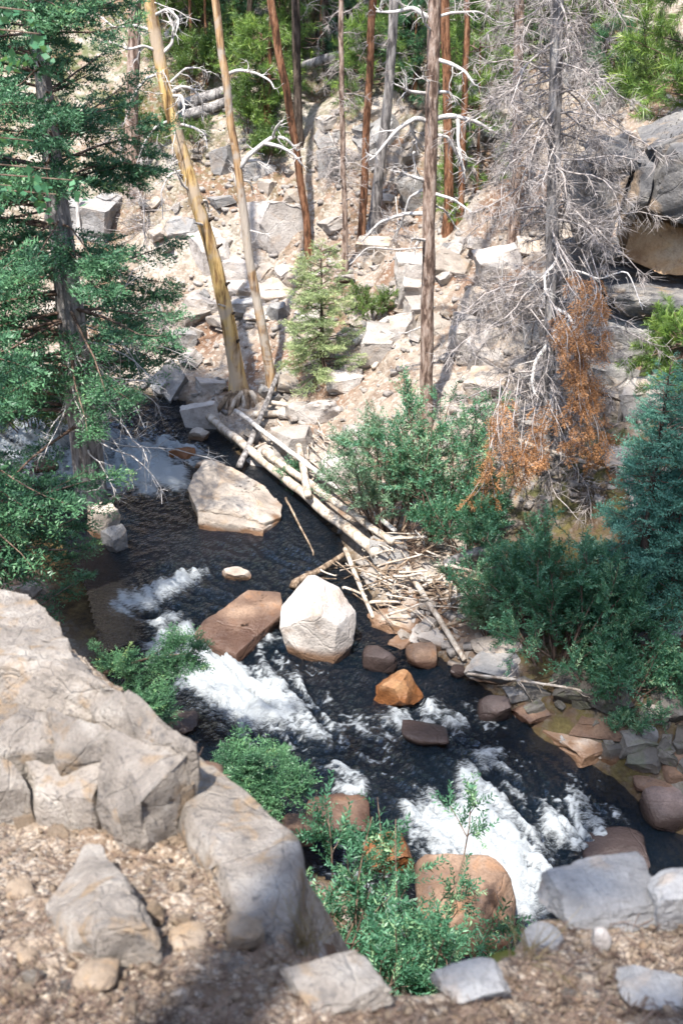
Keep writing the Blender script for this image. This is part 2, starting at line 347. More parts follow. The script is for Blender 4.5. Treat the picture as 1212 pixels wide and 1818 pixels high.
M['twig'] = mat_wood('grey_twig', (.24, .21, .195), (.33, .295, .275), (.43, .39, .365), 2, 6, .2)
M['browntwig'] = mat_wood('brown_twig', (.09, .06, .045), (.15, .10, .075), (.22, .16, .12), 2, 6, .2)
M['spruce'] = mat_leaf('spruce_needles', (.038, .105, .055), (.125, .275, .125), .25, .03, (.32, .43, .16))
M['bluespruce'] = mat_leaf('blue_spruce_needles', (.055, .16, .115), (.15, .34, .23), .22, .03, (.26, .46, .30))
M['youngspruce'] = mat_leaf('young_spruce_needles', (.20, .27, .12), (.42, .49, .23), .3, .03, (.55, .58, .30))
M['pine'] = mat_leaf('pine_needles', (.080, .155, .035), (.22, .34, .06), .3, .04, (.36, .45, .09))
M['willow'] = mat_leaf('willow_leaves', (.032, .11, .062), (.11, .27, .155), .34, .03, (.28, .44, .24))
M['paleshrub'] = mat_leaf('pale_shrub_leaves', (.12, .21, .13), (.25, .37, .24), .34, .03, (.42, .52, .34))
M['understory'] = mat_leaf('understory_leaves', (.06, .11, .03), (.15, .22, .06), .34, .03, (.26, .33, .11))
M['aspen'] = mat_leaf('aspen_leaves', (.05, .16, .08), (.13, .30, .15), .36, .03)
M['rustneedle'] = mat_leaf('dead_orange_needles', (.30, .145, .06), (.56, .30, .14), .3, .02)
M['straw'] = mat_leaf('dry_grass', (.30, .24, .12), (.45, .38, .2), .3, .05)
M['moss'] = mat_leaf('olive_moss', (.06, .065, .015), (.13, .12, .03), .1, .02)

# ------------------------------------------------------------------ ground
def grow(a, b, step, ext, f=1.25):
    c = list(np.arange(a, b + 1e-6, step)); lo, hi = [], []
    s = step; p = a
    while p > a - ext: s *= f; p -= s; lo.append(p)
    s = step; p = b
    while p < b + ext: s *= f; p += s; hi.append(p)
    return np.array(lo[::-1] + c + hi)
def grid(xs, ys, keep=None):
    X, Y = np.meshgrid(xs, ys); nx, ny = len(xs), len(ys)
    i, j = np.meshgrid(np.arange(nx-1), np.arange(ny-1)); b = (j * nx + i).ravel()
    F = np.stack([b, b+1, b+nx+1, b+nx], 1)
    if keep is not None:
        k = keep(X, Y).ravel(); F = F[k[F].any(1)]
        u, inv = np.unique(F, return_inverse=True); return X.ravel()[u], Y.ravel()[u], inv.reshape(F.shape)
    return X.ravel(), Y.ravel(), F
gx, gy, gF = grid(grow(-7, 8.5, .083, 60), grow(3.5, 27, .083, 60))
gz = hgt(gx, gy)
ins = -sdist(gx, gy, LEDGE)
gz = np.where(ins > 0, np.minimum(gz, gz - .35 * sstep(ins, -.02, .25)), gz)       # lies under the separate foreground bank
dfar = sdist(gx, gy, FARB); dnear = -sdist(gx, gy, NEARB)
fine = fbm2(gx, gy, 7, 3, 41) * .035 * sstep(np.maximum(dfar, dnear), .0, .5)
green = np.maximum(sstep(gy, 17, 24) * .9, sstep(gx, 1.3, 2.2) * (1 - sstep(gy, 11.5, 13)) * .9)
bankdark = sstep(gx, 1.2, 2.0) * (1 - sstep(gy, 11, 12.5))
wet = 1 - sstep(gz - wlev(gx, gy), -.02, .10); wet = np.where((dfar > 1.2) | (dnear > 1.2), 0, wet); wet = np.maximum(wet, bankdark * .75)  # right bank above the water also darkened with the bed colour
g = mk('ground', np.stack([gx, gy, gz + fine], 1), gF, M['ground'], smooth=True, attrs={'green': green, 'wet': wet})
tag(g, 'rocky soil of the creek bed and steep hillside', None, None, 'structure')

# the bank the photographer stands on: finer, gravelly
bx, by, bF = grid(np.arange(-4.6, 3.4, .02), np.arange(.35, 7.0, .02), lambda X, Y: (-sdist(X, Y, LEDGE) > -.55) & (np.abs(X) < .62 * Y + .55))
bh = hgt(bx, by); de = -sdist(bx, by, LEDGE)
P3 = np.stack([bx, by, bh], 1)
gr = fbm(P3 * 9, 4, 61) * .035 + np.maximum(fbm(P3 * 26, 3, 71), 0) * .03
bz = bh + gr * sstep(de, -.5, -.1) - .30 * sstep(-de, .2, .55)
bank = mk('bank', np.stack([bx, by, bz], 1), bF, M['fsoil'], smooth=True)
tag(bank, 'gravelly tan bank in front of the creek', None, None, 'structure')
def bankz(x, y): return hgt(np.array([x]), np.array([y]))[0]

# ------------------------------------------------------------------ creek
FOAM = [  # pixel, length along the flow, width across, strength
 (85, 785, 1.1, .55, 1.15), (20, 800, .8, .5, .9), (250, 800, .9, .5, 1.05), (270, 845, .9, .6, 1.15), (200, 850, .8, .5, 1.05), (330, 800, .7, .3, .5), (330, 860, .5, .3, .5), (120, 840, .6, .5, .5),
 (225, 1062, .25, .35, .8), (270, 1055, .2, .4, .7), (340, 1028, .18, .4, .9), (310, 1040, .2, .3, .7), (400, 1050, .2, .4, .35),
 (300, 1135, .6, .28, 1.0), (350, 1165, .7, .35, 1.2), (400, 1210, .8, .34, 1.2), (450, 1240, .7, .35, .9), (340, 1200, .5, .25, .9), (540, 1225, .5, .3, .5), (480, 1140, .35, .15, .55), (430, 1275, .5, .3, .5),
 (730, 1275, .25, .45, .75), (790, 1285, .25, .4, .7), (860, 1275, .2, .3, .4), (620, 1290, .5, .5, .22), (560, 1330, .6, .4, .25), (640, 1340, .5, .4, .25),
 (625, 1405, .18, .18, .9), (870, 1350, .45, .16, .85), (860, 1400, .4, .18, .85), (850, 1440, .35, .22, .9),
 (775, 1468, .40, .28, 1.15), (850, 1505, .42, .3, 1.2), (930, 1535, .42, .28, 1.2), (985, 1490, .32, .25, 1.0), (1040, 1455, .3, .25, .8), (1060, 1400, .3, .3, .55), (1090, 1465, .2, .25, .55), (900, 1590, .35, .2, .8), (940, 1610, .35, .2, .7), (760, 1440, .25, .2, .9),
 (1000, 1440, .3, .25, .45), (580, 1480, .4, .3, .3), (650, 1620, .5, .4, .5), (700, 1690, .5, .4, .4)]
FC = hits([f[0] for f in FOAM], [f[1] for f in FOAM], lambda x, y: wlev(x, y))
wx, wy, wF = grid(np.arange(-9, 5, .032), np.arange(4.2, 19.5, .032), lambda X, Y: (sdist(X, Y, FARB) < .35) & (-sdist(X, Y, NEARB) < .35) & (np.abs(X) < .37 * Y + .8))
dirx, diry = .6, -.8
# the flow turns: upstream of the pool it comes from the left
bend = sstep(wy, 12.5, 15.5); dirx = .6 + .3 * bend; diry = -.8 + .38 * bend; q = np.hypot(dirx, diry); dirx, diry = dirx / q, diry / q
foam = np.zeros(len(wx)); turb = np.full(len(wx), .12)
for (px, py, la, wa, st), C in zip(FOAM, FC):
    dx, dy = wx - C[0], wy - C[1]; u = dx * dirx + dy * diry; v = -dx * diry + dy * dirx
    gk = np.exp(-((u / la) ** 2 + (v / wa) ** 2) * 1.4); foam += gk * st * .8; turb += gk * st * .9
uu = .8 * wx + .6 * wy; ss = .6 * wx - .8 * wy
flow = np.stack([uu * 2.6, ss * 1.1, 0 * uu], -1)
streak = fbm(np.stack([uu * 5.5 + 2.2 * vnoise(flow, 3), ss * 2.2 + 1.8 * vnoise(flow, 4), 0 * uu], -1), 5, 9, .64)
fine2 = fbm(np.stack([uu * 13, ss * 7, 0 * uu], -1), 4, 19, .6)
pool = sstep(ss, -12.9, -12.4) * (1 - sstep(ss, -10.6, -10.2)); turb *= 1 - .8 * pool
chan = np.minimum(-sdist(wx, wy, FARB), sdist(wx, wy, NEARB))
edge = sstep(chan, .0, .6)
rid = 1 - np.abs(fbm(np.stack([uu * 2.2, ss * 1.5, 0 * uu + 5], -1), 4, 29)) * 2
wz = wlev(wx, wy) + edge * (np.clip(turb, 0, 1.1) * (.11 * streak + .02 * (rid - .5) + .05 * fine2) + (.035 * fine2 + .05 * streak) * (1 - .75 * pool))
wz += np.clip(foam, 0, 1.2) * .05 * edge
lace = (1 - sstep(np.abs(fbm(np.stack([uu * 4.2 + .8 * streak, ss * 2.2 + .8 * streak, 0 * uu + 9], -1), 4, 33)), .0, .09)) * (1 - pool) * .62
fm = foam * .95 + 1.05 * (streak + .4 * fine2) * sstep(foam, .05, .5) + lace * sstep(ss, -9.6, -8.6) * sstep(foam + .35 * vnoise(flow * .6, 8), .05, .3)
def mat_water():
    m, t, N, L = nodes('creek_water'); v = coords(N, L, 'Object')
    fa = nd(N, 'ShaderNodeAttribute', attribute_name='foam').outputs['Fac']
    mp = nd(N, 'ShaderNodeMapping'); mp.inputs['Rotation'].default_value = (0, 0, R(53)); mp.inputs['Scale'].default_value = (.8, 2.8, 1); L.new(v, mp.inputs[0])
    n1 = noise_n(N, L, mp.outputs[0], 9, 6, .7, 1.2); n2 = noise_n(N, L, mp.outputs[0], 32, 5, .7, .6); n3 = noise_n(N, L, v, 110, 2, .6)
    f = mth(N, L, 'ADD', fa, mth(N, L, 'ADD', mth(N, L, 'MULTIPLY', mth(N, L, 'SUBTRACT', n1, .5), 1.5), mth(N, L, 'MULTIPLY', mth(N, L, 'SUBTRACT', n2, .5), .9)))
    f = mth(N, L, 'MULTIPLY', mrange(N, L, f, .32, 1.2), mrange(N, L, fa, .06, .26))
    bmp = nd(N, 'ShaderNodeBump', i_Strength=1.0, i_Distance=.05); L.new(mth(N, L, 'ADD', n1, mth(N, L, 'MULTIPLY', n2, .6)), bmp.inputs['Height'])
    fr = nd(N, 'ShaderNodeFresnel', i_IOR=1.34); L.new(bmp.outputs[0], fr.inputs['Normal'])
    frs = mth(N, L, 'MINIMUM', mth(N, L, 'MULTIPLY', fr.outputs[0], 1.6), 1.0)
    tr = N.new('ShaderNodeBsdfTransparent'); tr.inputs[0].default_value = (.36, .30, .20, 1)
    gl = N.new('ShaderNodeBsdfGlossy'); gl.inputs['Roughness'].default_value = .06; L.new(bmp.outputs[0], gl.inputs['Normal'])
    w = N.new('ShaderNodeMixShader'); L.new(frs, w.inputs[0]); L.new(tr.outputs[0], w.inputs[1]); L.new(gl.outputs[0], w.inputs[2])
    body = N.new('ShaderNodeBsdfDiffuse'); body.inputs[0].default_value = (.006, .014, .024, 1)
    w2 = nd(N, 'ShaderNodeMixShader', n0=.28); L.new(w.outputs[0], w2.inputs[1]); L.new(body.outputs[0], w2.inputs[2])
    d = N.new('ShaderNodeBsdfDiffuse'); d.inputs[0].default_value = (.60, .64, .66, 1)
    tl = N.new('ShaderNodeBsdfTranslucent'); tl.inputs[0].default_value = (.5, .56, .58, 1)
    b2 = nd(N, 'ShaderNodeBump', i_Strength=.9, i_Distance=.05); L.new(mth(N, L, 'ADD', n2, mth(N, L, 'MULTIPLY', n3, .3)), b2.inputs['Height']); L.new(b2.outputs[0], d.inputs['Normal'])
    fo = nd(N, 'ShaderNodeMixShader', n0=.15); L.new(d.outputs[0], fo.inputs[1]); L.new(tl.outputs[0], fo.inputs[2])
    ms = N.new('ShaderNodeMixShader'); L.new(f, ms.inputs[0]); L.new(w2.outputs[0], ms.inputs[1]); L.new(fo.outputs[0], ms.inputs[2])
    o = N.new('ShaderNodeOutputMaterial'); L.new(ms.outputs[0], o.inputs[0]); return m
M['water'] = mat_water()
cr = mk('creek', np.stack([wx, wy, wz], 1), wF, M['water'], smooth=True, attrs={'foam': fm})
tag(cr, 'dark rushing creek with white rapids', None, None, 'structure')

# ------------------------------------------------------------------ rocks
_ico = {}
def ico(sub):
    if sub not in _ico:
        bm = bmesh.new(); bmesh.ops.create_icosphere(bm, subdivisions=sub, radius=1); bm.verts.ensure_lookup_table()
        V = np.array([v.co for v in bm.verts]); F = np.array([[v.index for v in f.verts] for f in bm.faces]); bm.free(); _ico[sub] = (nrm(V), F)
    return _ico[sub]
def crisp(pts, bev, target, rough, seed, layers=0., passes=5):
    """convex block with worn edges, cut fine and roughened; returns world-sized verts and triangles"""
    bm = bmesh.new(); [bm.verts.new(p) for p in pts]
    res = bmesh.ops.convex_hull(bm, input=bm.verts); bmesh.ops.delete(bm, geom=[v for v in bm.verts if not v.link_faces], context='VERTS')
    bmesh.ops.dissolve_limit(bm, angle_limit=.12, verts=bm.verts, edges=bm.edges)
    if bev: bmesh.ops.bevel(bm, geom=list(bm.edges), offset=bev, segments=2, profile=.6, affect='EDGES', clamp_overlap=True)
    bmesh.ops.triangulate(bm, faces=bm.faces)
    for _ in range(passes):
        e = [x for x in bm.edges if x.calc_length() > target]
        if not e: break
        bmesh.ops.subdivide_edges(bm, edges=e, cuts=1); bmesh.ops.triangulate(bm, faces=[f for f in bm.faces if len(f.verts) > 3])
    bmesh.ops.recalc_face_normals(bm, faces=bm.faces); bm.normal_update(); bm.verts.index_update()
    V = np.array([v.co for v in bm.verts]); Nn = np.array([v.normal for v in bm.verts]); F = np.array([[v.index for v in f.verts] for f in bm.faces]); bm.free()
    ext = np.ptp(V, axis=0).mean() / 2; off = np.random.default_rng(seed).uniform(-50, 50, 3); Q = V / ext
    rel = fbm(Q * 1.3 + off, 5, seed % 97, .55) * rough * 1.8
    chip = np.abs(fbm(Q * 1.4 + off, 4, seed % 89)); rel -= rough * 1.1 * (1 - sstep(chip, .0, .10)) * sstep(vnoise(Q * .9 + off, 4), -.1, .35)
    rel += rough * .55 * fbm(Q * 5.5 + off, 4, seed % 53, .6)
    rel += rough * .9 * (np.floor(fbm(Q * 2.1 - off, 2, seed % 61) * 4) / 4)
    if layers:
        dr_ = nrm(np.random.default_rng(seed + 1).normal(size=3) * [.35, .35, 1]); u = Q @ dr_ + .12 * vnoise(Q * 1.5, 2); rel += layers * (np.abs((u * 3.5) % 1 - .5) * 2 > .22) - layers + layers * vnoise(np.stack([u * 6, u * 0, u * 0], -1), seed % 71)
    return V + Nn * (rel * ext)[:, None], F
def rock_shape(seed, sub=4, facets=11, sharp=16, rough=.05, box=.35, layers=0.):
    """unit angular rock: a random polyhedron with worn edges (sharp: low = rounded like creek stones)"""
    r = np.random.default_rng(seed); nb = np.concatenate([np.eye(3), -np.eye(3)]); th = r.uniform(-.3, .3, 3)
    Rm = np.array(Matrix.Rotation(th[0], 3, 'X') @ Matrix.Rotation(th[1], 3, 'Y') @ Matrix.Rotation(th[2] * 2.5, 3, 'Z'))
    n = np.concatenate([nrm(r.normal(size=(facets, 3))), nb @ Rm.T]); d = np.concatenate([r.uniform(.62, .98, facets), np.full(6, 1 - box) + r.uniform(-.12, .15, 6)])
    bm = bmesh.new(); [bm.verts.new(p) for p in n / d[:, None]]; bmesh.ops.convex_hull(bm, input=bm.verts)
    bmesh.ops.triangulate(bm, faces=bm.faces); bm.normal_update(); pts = []
    for f in bm.faces:
        k = f.normal.dot(f.verts[0].co)
        if abs(k) > 1e-4: pts.append(np.array(f.normal) / k)
    bm.free(); pts = np.array(pts); rd = np.linalg.norm(pts, axis=1); pts = pts[rd < 2.2]
    tg = {2: .8, 3: .36, 4: .25, 5: .13}[sub]; bev = .015 + 1.5 / sharp ** 1.3
    V, F = crisp(pts, 0 if sub == 2 else bev, tg, rough, seed, layers, 0 if sub == 2 else 5)
    lo, hi = V.min(0), V.max(0); return (V - (lo + hi) / 2) / (hi - lo), F
def round_shape(seed, facets=8, sharp=8, rough=.035, lv=4):
    r = np.random.default_rng(seed); D, F = ico(lv); n = nrm(r.normal(size=(facets + 6, 3))); d = r.uniform(.7, 1.0, facets + 6)
    n = np.concatenate([n, np.eye(3), -np.eye(3)]); d = np.concatenate([d, r.uniform(.75, .95, 6)])
    q = np.maximum(D @ n.T, 0) / d; V = D * ((q ** sharp).sum(1) ** (-1 / sharp))[:, None]; off = r.uniform(-50, 50, 3)
    V = V * (1 + (fbm(V * 1.7 + off, 5, seed % 97) * rough * 2.4 - .5 * rough * (1 - sstep(np.abs(fbm(V * 2.5 + off, 3, 5)), 0, .06)))[:, None]); lo, hi = V.min(0), V.max(0); return (V - (lo + hi) / 2) / (hi - lo), F
def put_rock(name, V, F, C, dims, mat, label=None, cat='rock', group=None, yaw=0., tilt=(0, 0), parent=None, water=None, wl=.14):
    Rm = np.array((Matrix.Rotation(yaw, 3, 'Z') @ Matrix.Rotation(tilt[0], 3, 'X') @ Matrix.Rotation(tilt[1], 3, 'Y')))
    W = (V @ Rm.T); lo, hi = W.min(0), W.max(0); W = (W - (lo + hi) / 2) / (hi - lo) * np.asarray(dims)
    at_ = None
    if water is not None: at_ = {'wet': 1 - sstep(W[:, 2] + C[2] - water + .05 * vnoise(W * 9, 3), wl * .4, wl)}
    o = mk(name, W + C, F, mat, parent, True, at_, loc=tuple(C))
    o.data.set_sharp_from_angle(angle=R(32))
    if label and parent is None: tag(o, label, cat, group)
    return o
def rock_box(l, r_, t, b, mat, label, seed, dr=.8, sub=4, sink=.12, name='boulder', group=None, water=False, yaw=0., tilt=(0, 0), parent=None, cat='rock', facets=11, sharp=16, rough=.05, layers=0., ratio=None, box=.35, base=None, V=None, wl=.14):
    """a rock whose outline fills the photograph's box l..r, t..b, standing where the ray of its foot meets the ground or the water"""
    cx = (l + r_) / 2
    P = hit(cx, b) if base is None else np.asarray(base, float)
    s = mpp(P); w = (r_ - l) * s; dp = w * dr
    dpr = math.asin((7 - P[2]) / np.linalg.norm(P - EYE))
    h = max(((b - t) * s - dp * math.sin(dpr) * .8) / math.cos(dpr), .22 * w)
    C = P + np.array([0, dp * .42, h / 2 - sink * h])
    C[0] = at(cx, (t + b) / 2, C[1])[0]
    if V is None and sharp <= 12: V, F = round_shape(seed, facets, sharp, rough, 4 if r_ - l > 75 else 3)
    elif V is None: V, F = rock_shape(seed, sub, facets, sharp, rough, box, layers)
    else: V, F = V
    return put_rock(name, V, F, C, (w * 1.02, dp, h * (1 + sink)), mat, label, cat, group, yaw, tilt, parent, float(wlev(C[0], C[1])) if water else None, wl)
def hull_rock(pts, sub=5, sharp=22, rough=.03, seed=1):
    """an angular block with the given corners (any units), as a unit-box shape"""
    V, F = crisp(np.array(pts, float), .06, .085, rough, seed); lo, hi = V.min(0), V.max(0); return (V - (lo + hi) / 2) / (hi - lo), F
# rocks standing in and along the creek
def corner_rock(label, mat, foot, top, seed, rough=.03, wl=.16, bev=.018, layers=0., deep=.4, under=.95):
    Yb = hit(*foot)[1]; P = np.array([at(a, b_, Yb + dy) for a, b_, dy in top]); w0 = float(wlev(P[:, 0].mean(), P[:, 1].mean())); low = P.mean(0) + (P - P.mean(0)) * [under, under, 0]; low[:, 2] = w0 - deep
    V, F = crisp(np.concatenate([P, low]), bev, .05, rough, seed, layers, 6); C = V.mean(0); C[2] = w0
    o = mk('boulder', V, F, mat, None, True, {'wet': 1 - sstep(V[:, 2] - w0 + .06 * vnoise(V * 6, 3), wl * .3, wl)}, loc=tuple(C)); o.data.set_sharp_from_angle(angle=R(32)); return tag(o, label, 'rock')
corner_rock('broad flat-topped tan boulder in the creek beneath the fallen logs', M['tan'], (420, 952), [(362, 815, 1.15), (402, 824, 1.2), (470, 860, 1.0), (502, 896, .65), (499, 918, .35), (470, 928, .12), (425, 908, .22), (348, 903, .3), (332, 868, .62)], 3, .03, .1, .015, .012, under=.85)
corner_rock('broken tan ledge block along the front of the flat-topped boulder', M['tan'], (420, 950), [(350, 905, .32), (425, 912, .22), (462, 928, .14), (496, 924, .3), (468, 940, .0), (415, 930, .06), (352, 915, .2), (468, 956, -.02), (352, 928, .14)], 4, .03, .1, .015, .015)
corner_rock('big pointed white-faced boulder standing mid-creek', M['pale'], (580, 1178), [(546, 1020, .5), (560, 1020, .52), (602, 1042, .5), (631, 1085, .36), (629, 1140, .12), (592, 1180, -.03), (538, 1166, .02), (495, 1116, .12), (500, 1076, .32), (566, 1090, -.02), (598, 1110, -.02)], 8, .022, .2, .012, under=.5)
corner_rock('sloping wet brown slab with a tan patch left of the white boulder', M['brown'], (420, 1180), [(343, 1130, .32), (362, 1103, .5), (440, 1045, 1.0), (498, 1050, .98), (503, 1088, .66), (446, 1148, .2), (420, 1160, .03), (380, 1150, .15), (420, 1182, .0), (350, 1146, .28)], 13, .025, .3)
RB = [  # l, r, t, b, material, seed, label, depth ratio, water
 (392, 446, 1003, 1036, 'tan', 21, 'small tan stone poking out of the calm pool', .6, 1),
 (664, 752, 1180, 1262, 'rust', 22, 'wet rust-orange boulder in the rapids', .8, 1),
 (643, 702, 1140, 1196, 'purple', 23, 'purplish wet stone behind the rust-orange boulder', .8, 1),
 (720, 776, 1138, 1188, 'brown', 24, 'smooth reddish-brown stone under the slanting pole', .8, 1),
 (652, 758, 1082, 1128, 'tan', 25, 'flat tan slab under the tip of the log jam', .7, 1),
 (738, 802, 1112, 1156, 'pale', 26, 'pale rounded rock beside the slanting pole', .7, 1),
 (822, 968, 1152, 1216, 'grey', 27, 'long grey speckled boulder at the pole end', .6, 1),
 (835, 930, 1128, 1165, 'tan', 28, 'low mossy slab behind the long grey boulder', .7, 1),
 (712, 795, 1278, 1330, 'purple', 29, 'low reddish stone awash amid the middle rapids', .8, 1),
 (688, 735, 1126, 1152, 'pale', 43, 'little white stone between driftwood and brown stones', .8, 1),
 (543, 660, 1412, 1482, 'brown', 30, 'domed wet brown boulder above the willow', .9, 1),
 (640, 740, 1470, 1560, 'rust', 31, 'rusty boulder half hidden behind the willow', .9, 1),
 (738, 915, 1520, 1690, 'brown', 32, 'large rounded brown boulder below the white cascade', .8, 1),
 (958, 1095, 1280, 1358, 'tan', 33, 'tan block at the far edge below the dead stick', .8, 1),
 (1005, 1140, 1250, 1318, 'brown', 34, 'dark brown slab behind the tan edge block', .7, 1),
 (1028, 1150, 1480, 1552, 'purple', 35, 'glistening dark boulder beside the cascade', .9, 1),
 (1140, 1212, 1395, 1475, 'purple', 36, 'dark purplish boulder at the frame edge', .9, 1),
 (1173, 1250, 1335, 1388, 'brown', 37, 'rounded pinkish-brown rock at the far edge', .8, 1),
 (1120, 1212, 1368, 1412, 'brown', 38, 'low brown rock in front of the pinkish one', .8, 1),
 (848, 905, 1228, 1285, 'purple', 39, 'dark purple stone under the dead stick', .8, 1),
 (798, 826, 1178, 1206, 'purple', 40, 'small round stone touching the pole end', .9, 1),
 (300, 352, 1262, 1304, 'purple', 41, 'dark stone by the near edge below the fir bough', .9, 1),
 (905, 985, 1238, 1290, 'brown', 42, 'reddish-brown rock beneath the dead stick twigs', .8, 1),
 (655, 738, 935, 1002, 'grey', 44, 'pale grey block beneath the silvery shrub', .7, 1),
 (785, 858, 1035, 1078, 'pale', 45, 'white block caught in the driftwood tangle', .7, 1),
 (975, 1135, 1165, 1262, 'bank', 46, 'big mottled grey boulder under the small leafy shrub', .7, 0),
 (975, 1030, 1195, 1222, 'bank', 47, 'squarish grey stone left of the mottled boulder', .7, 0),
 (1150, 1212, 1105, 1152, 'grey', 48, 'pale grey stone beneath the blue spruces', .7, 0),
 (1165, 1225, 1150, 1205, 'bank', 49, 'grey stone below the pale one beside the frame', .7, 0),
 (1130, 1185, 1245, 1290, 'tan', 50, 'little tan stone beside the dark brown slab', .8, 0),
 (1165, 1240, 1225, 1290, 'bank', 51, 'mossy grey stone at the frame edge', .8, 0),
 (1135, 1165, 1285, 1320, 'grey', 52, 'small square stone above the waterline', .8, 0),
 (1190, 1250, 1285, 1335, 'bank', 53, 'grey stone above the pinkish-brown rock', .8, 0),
 (300, 348, 790, 818, 'rust', 54, 'small orange rock in the upper rapids', .8, 1),
 (335, 372, 755, 785, 'tan', 55, 'tan stone at the head of the dark chute', .8, 1),
 (60, 105, 812, 842, 'brown', 56, 'brown stone in the foam left of the spruce trunk', .8, 1),
 (128, 165, 820, 850, 'rust', 57, 'orange-brown stone beside the spruce trunk', .8, 1),
 (345, 390, 812, 838, 'tan', 59, 'flat stone in the dark chute', .8, 1),
 (620, 700, 845, 905, 'tan', 60, 'tan boulder half under the silvery shrub', .8, 0),
 (560, 650, 800, 868, 'pale', 61, 'pale boulder behind the upright log stub', .8, 0),
 (150, 215, 880, 960, 'tan', 62, 'pinkish tan rock at the foot of the spruce', .9, 1),
 (35, 75, 1028, 1060, 'tan', 63, 'small tan rock beyond the foreground outcrop', .8, 0),
 (330, 395, 1345, 1400, 'brown', 64, 'dark bank stone under the low fir sprays', .9, 0),
 (500, 560, 1440, 1500, 'brown', 65, 'brown bank stone behind the grey slab', .9, 0),
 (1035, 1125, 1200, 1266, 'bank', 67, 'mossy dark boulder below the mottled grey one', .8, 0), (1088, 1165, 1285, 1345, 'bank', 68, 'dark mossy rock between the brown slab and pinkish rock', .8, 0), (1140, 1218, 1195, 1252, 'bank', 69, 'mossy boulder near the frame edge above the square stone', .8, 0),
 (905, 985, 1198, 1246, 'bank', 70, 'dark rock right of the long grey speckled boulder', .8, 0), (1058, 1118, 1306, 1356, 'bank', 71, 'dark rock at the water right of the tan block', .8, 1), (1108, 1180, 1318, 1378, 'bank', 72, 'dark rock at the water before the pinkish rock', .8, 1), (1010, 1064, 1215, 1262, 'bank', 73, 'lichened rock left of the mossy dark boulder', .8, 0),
 (180, 225, 925, 985, 'grey', 66, 'grey rock with roots at the spruce foot', .8, 0)]
for (l, r_, t, b, m, sd, lab, dr, wt) in RB:
    rd = m in ('brown', 'purple') and sd not in (34, 42); wl = .30 if m in ('purple', 'rust') else .14
    rock_box(l, r_, t, b, M[m], lab, sd, dr, 4, water=bool(wt), wl=wl, sharp=10 if rd else 34, facets=4 if rd else 12, rough=.035 if rd else .05, layers=0 if rd else .02)

# rocks of the far hillside
HB = [
 (333, 422, 392, 492, 'pale', 101, 'squarish pale slab left of the thin leaning trunk', .6), (424, 542, 338, 458, 'pale', 102, 'largest flat-faced slab between the thin leaning trunk and orange trunk', .5),
 (372, 424, 248, 314, 'grey', 103, 'rounded grey rock above the pale slabs', .8), (75, 215, 338, 432, 'grey', 104, 'broad grey rock seen through the spruce gap', .6),
 (455, 492, 312, 350, 'tan', 105, 'small tan block above the largest slab', .7), (500, 535, 330, 362, 'tan', 106, 'tan wedge at the upper edge of the largest slab', .7),
 (410, 475, 520, 565, 'grey', 107, 'low grey slab below the squarish pale slab', .7), (465, 515, 530, 570, 'grey', 108, 'grey stone right of the low grey slab', .7),
 (300, 352, 575, 622, 'grey', 109, 'grey stone among roots beside the spruce boughs', .7), (345, 405, 660, 700, 'pale', 110, 'flat pale stone left of the leaning trunk foot', .7),
 (320, 395, 700, 760, 'pale', 111, 'pale block above the dark chute', .7), (575, 645, 645, 702, 'pale', 112, 'white block with a dark side below the young fir', .7),
 (525, 608, 690, 752, 'pale', 113, 'broad white block right of the root mass', .7), (480, 560, 745, 815, 'pale', 114, 'white block under the crossed poles', .7),
 (700, 772, 440, 525, 'pale', 115, 'pale slab just behind the tall trunk', .6), (785, 852, 412, 455, 'pale', 116, 'long pale slab at the orange trunk foot', .6),
 (838, 935, 425, 495, 'pale', 117, 'cracked pale slab right of the orange trunk', .6), (870, 965, 500, 565, 'tan', 118, 'tan slab behind the dead grey spruce', .6),
 (795, 858, 558, 640, 'pale', 119, 'upright pale slab right of the tall trunk', .6), (820, 912, 640, 722, 'tan', 120, 'blocky tan slab beside the tall trunk foot', .6),
 (796, 872, 722, 812, 'tan', 121, 'smooth tan boulder above the green shrub', .7), (905, 1000, 635, 705, 'tan', 122, 'layered tan slab behind orange needles', .6),
 (1095, 1240, 645, 752, 'pale', 123, 'large pale slab behind the blue spruces', .6), (885, 985, 730, 815, 'grey', 124, 'grey slab behind hanging orange needles', .6),
 (630, 700, 415, 455, 'tan', 125, 'tan stone at the reddish trunk foot', .7), (925, 1005, 560, 620, 'grey', 126, 'grey slab behind the dead spruce trunk', .6),
 (690, 742, 545, 600, 'pale', 127, 'pale stone left of the tall trunk', .7), (640, 700, 590, 650, 'pale', 128, 'pale stone below the silver fallen log', .7),
 (560, 640, 250, 320, 'grey', 129, 'grey rock above the dusty slope', .7), (700, 790, 300, 370, 'grey', 130, 'shaded grey slab behind the tall trunk', .6),
 (1060, 1130, 150, 195, 'grey', 131, 'pale flat rock beside the pine crown', .7), (1000, 1060, 90, 150, 'grey', 132, 'grey rock among the dark top trunks', .7),
 (850, 900, 120, 160, 'tan', 133, 'small rock in the upper pine thicket', .7), (640, 690, 250, 300, 'grey', 134, 'grey rock between reddish and grey trunks', .7)]
for (l, r_, t, b, m, sd, lab, dr) in HB:
    rock_box(l, r_, t, b, M[m], lab, sd, dr, 4, sink=.2, sharp=40, facets=4, rough=.045, box=.1, layers=.03)

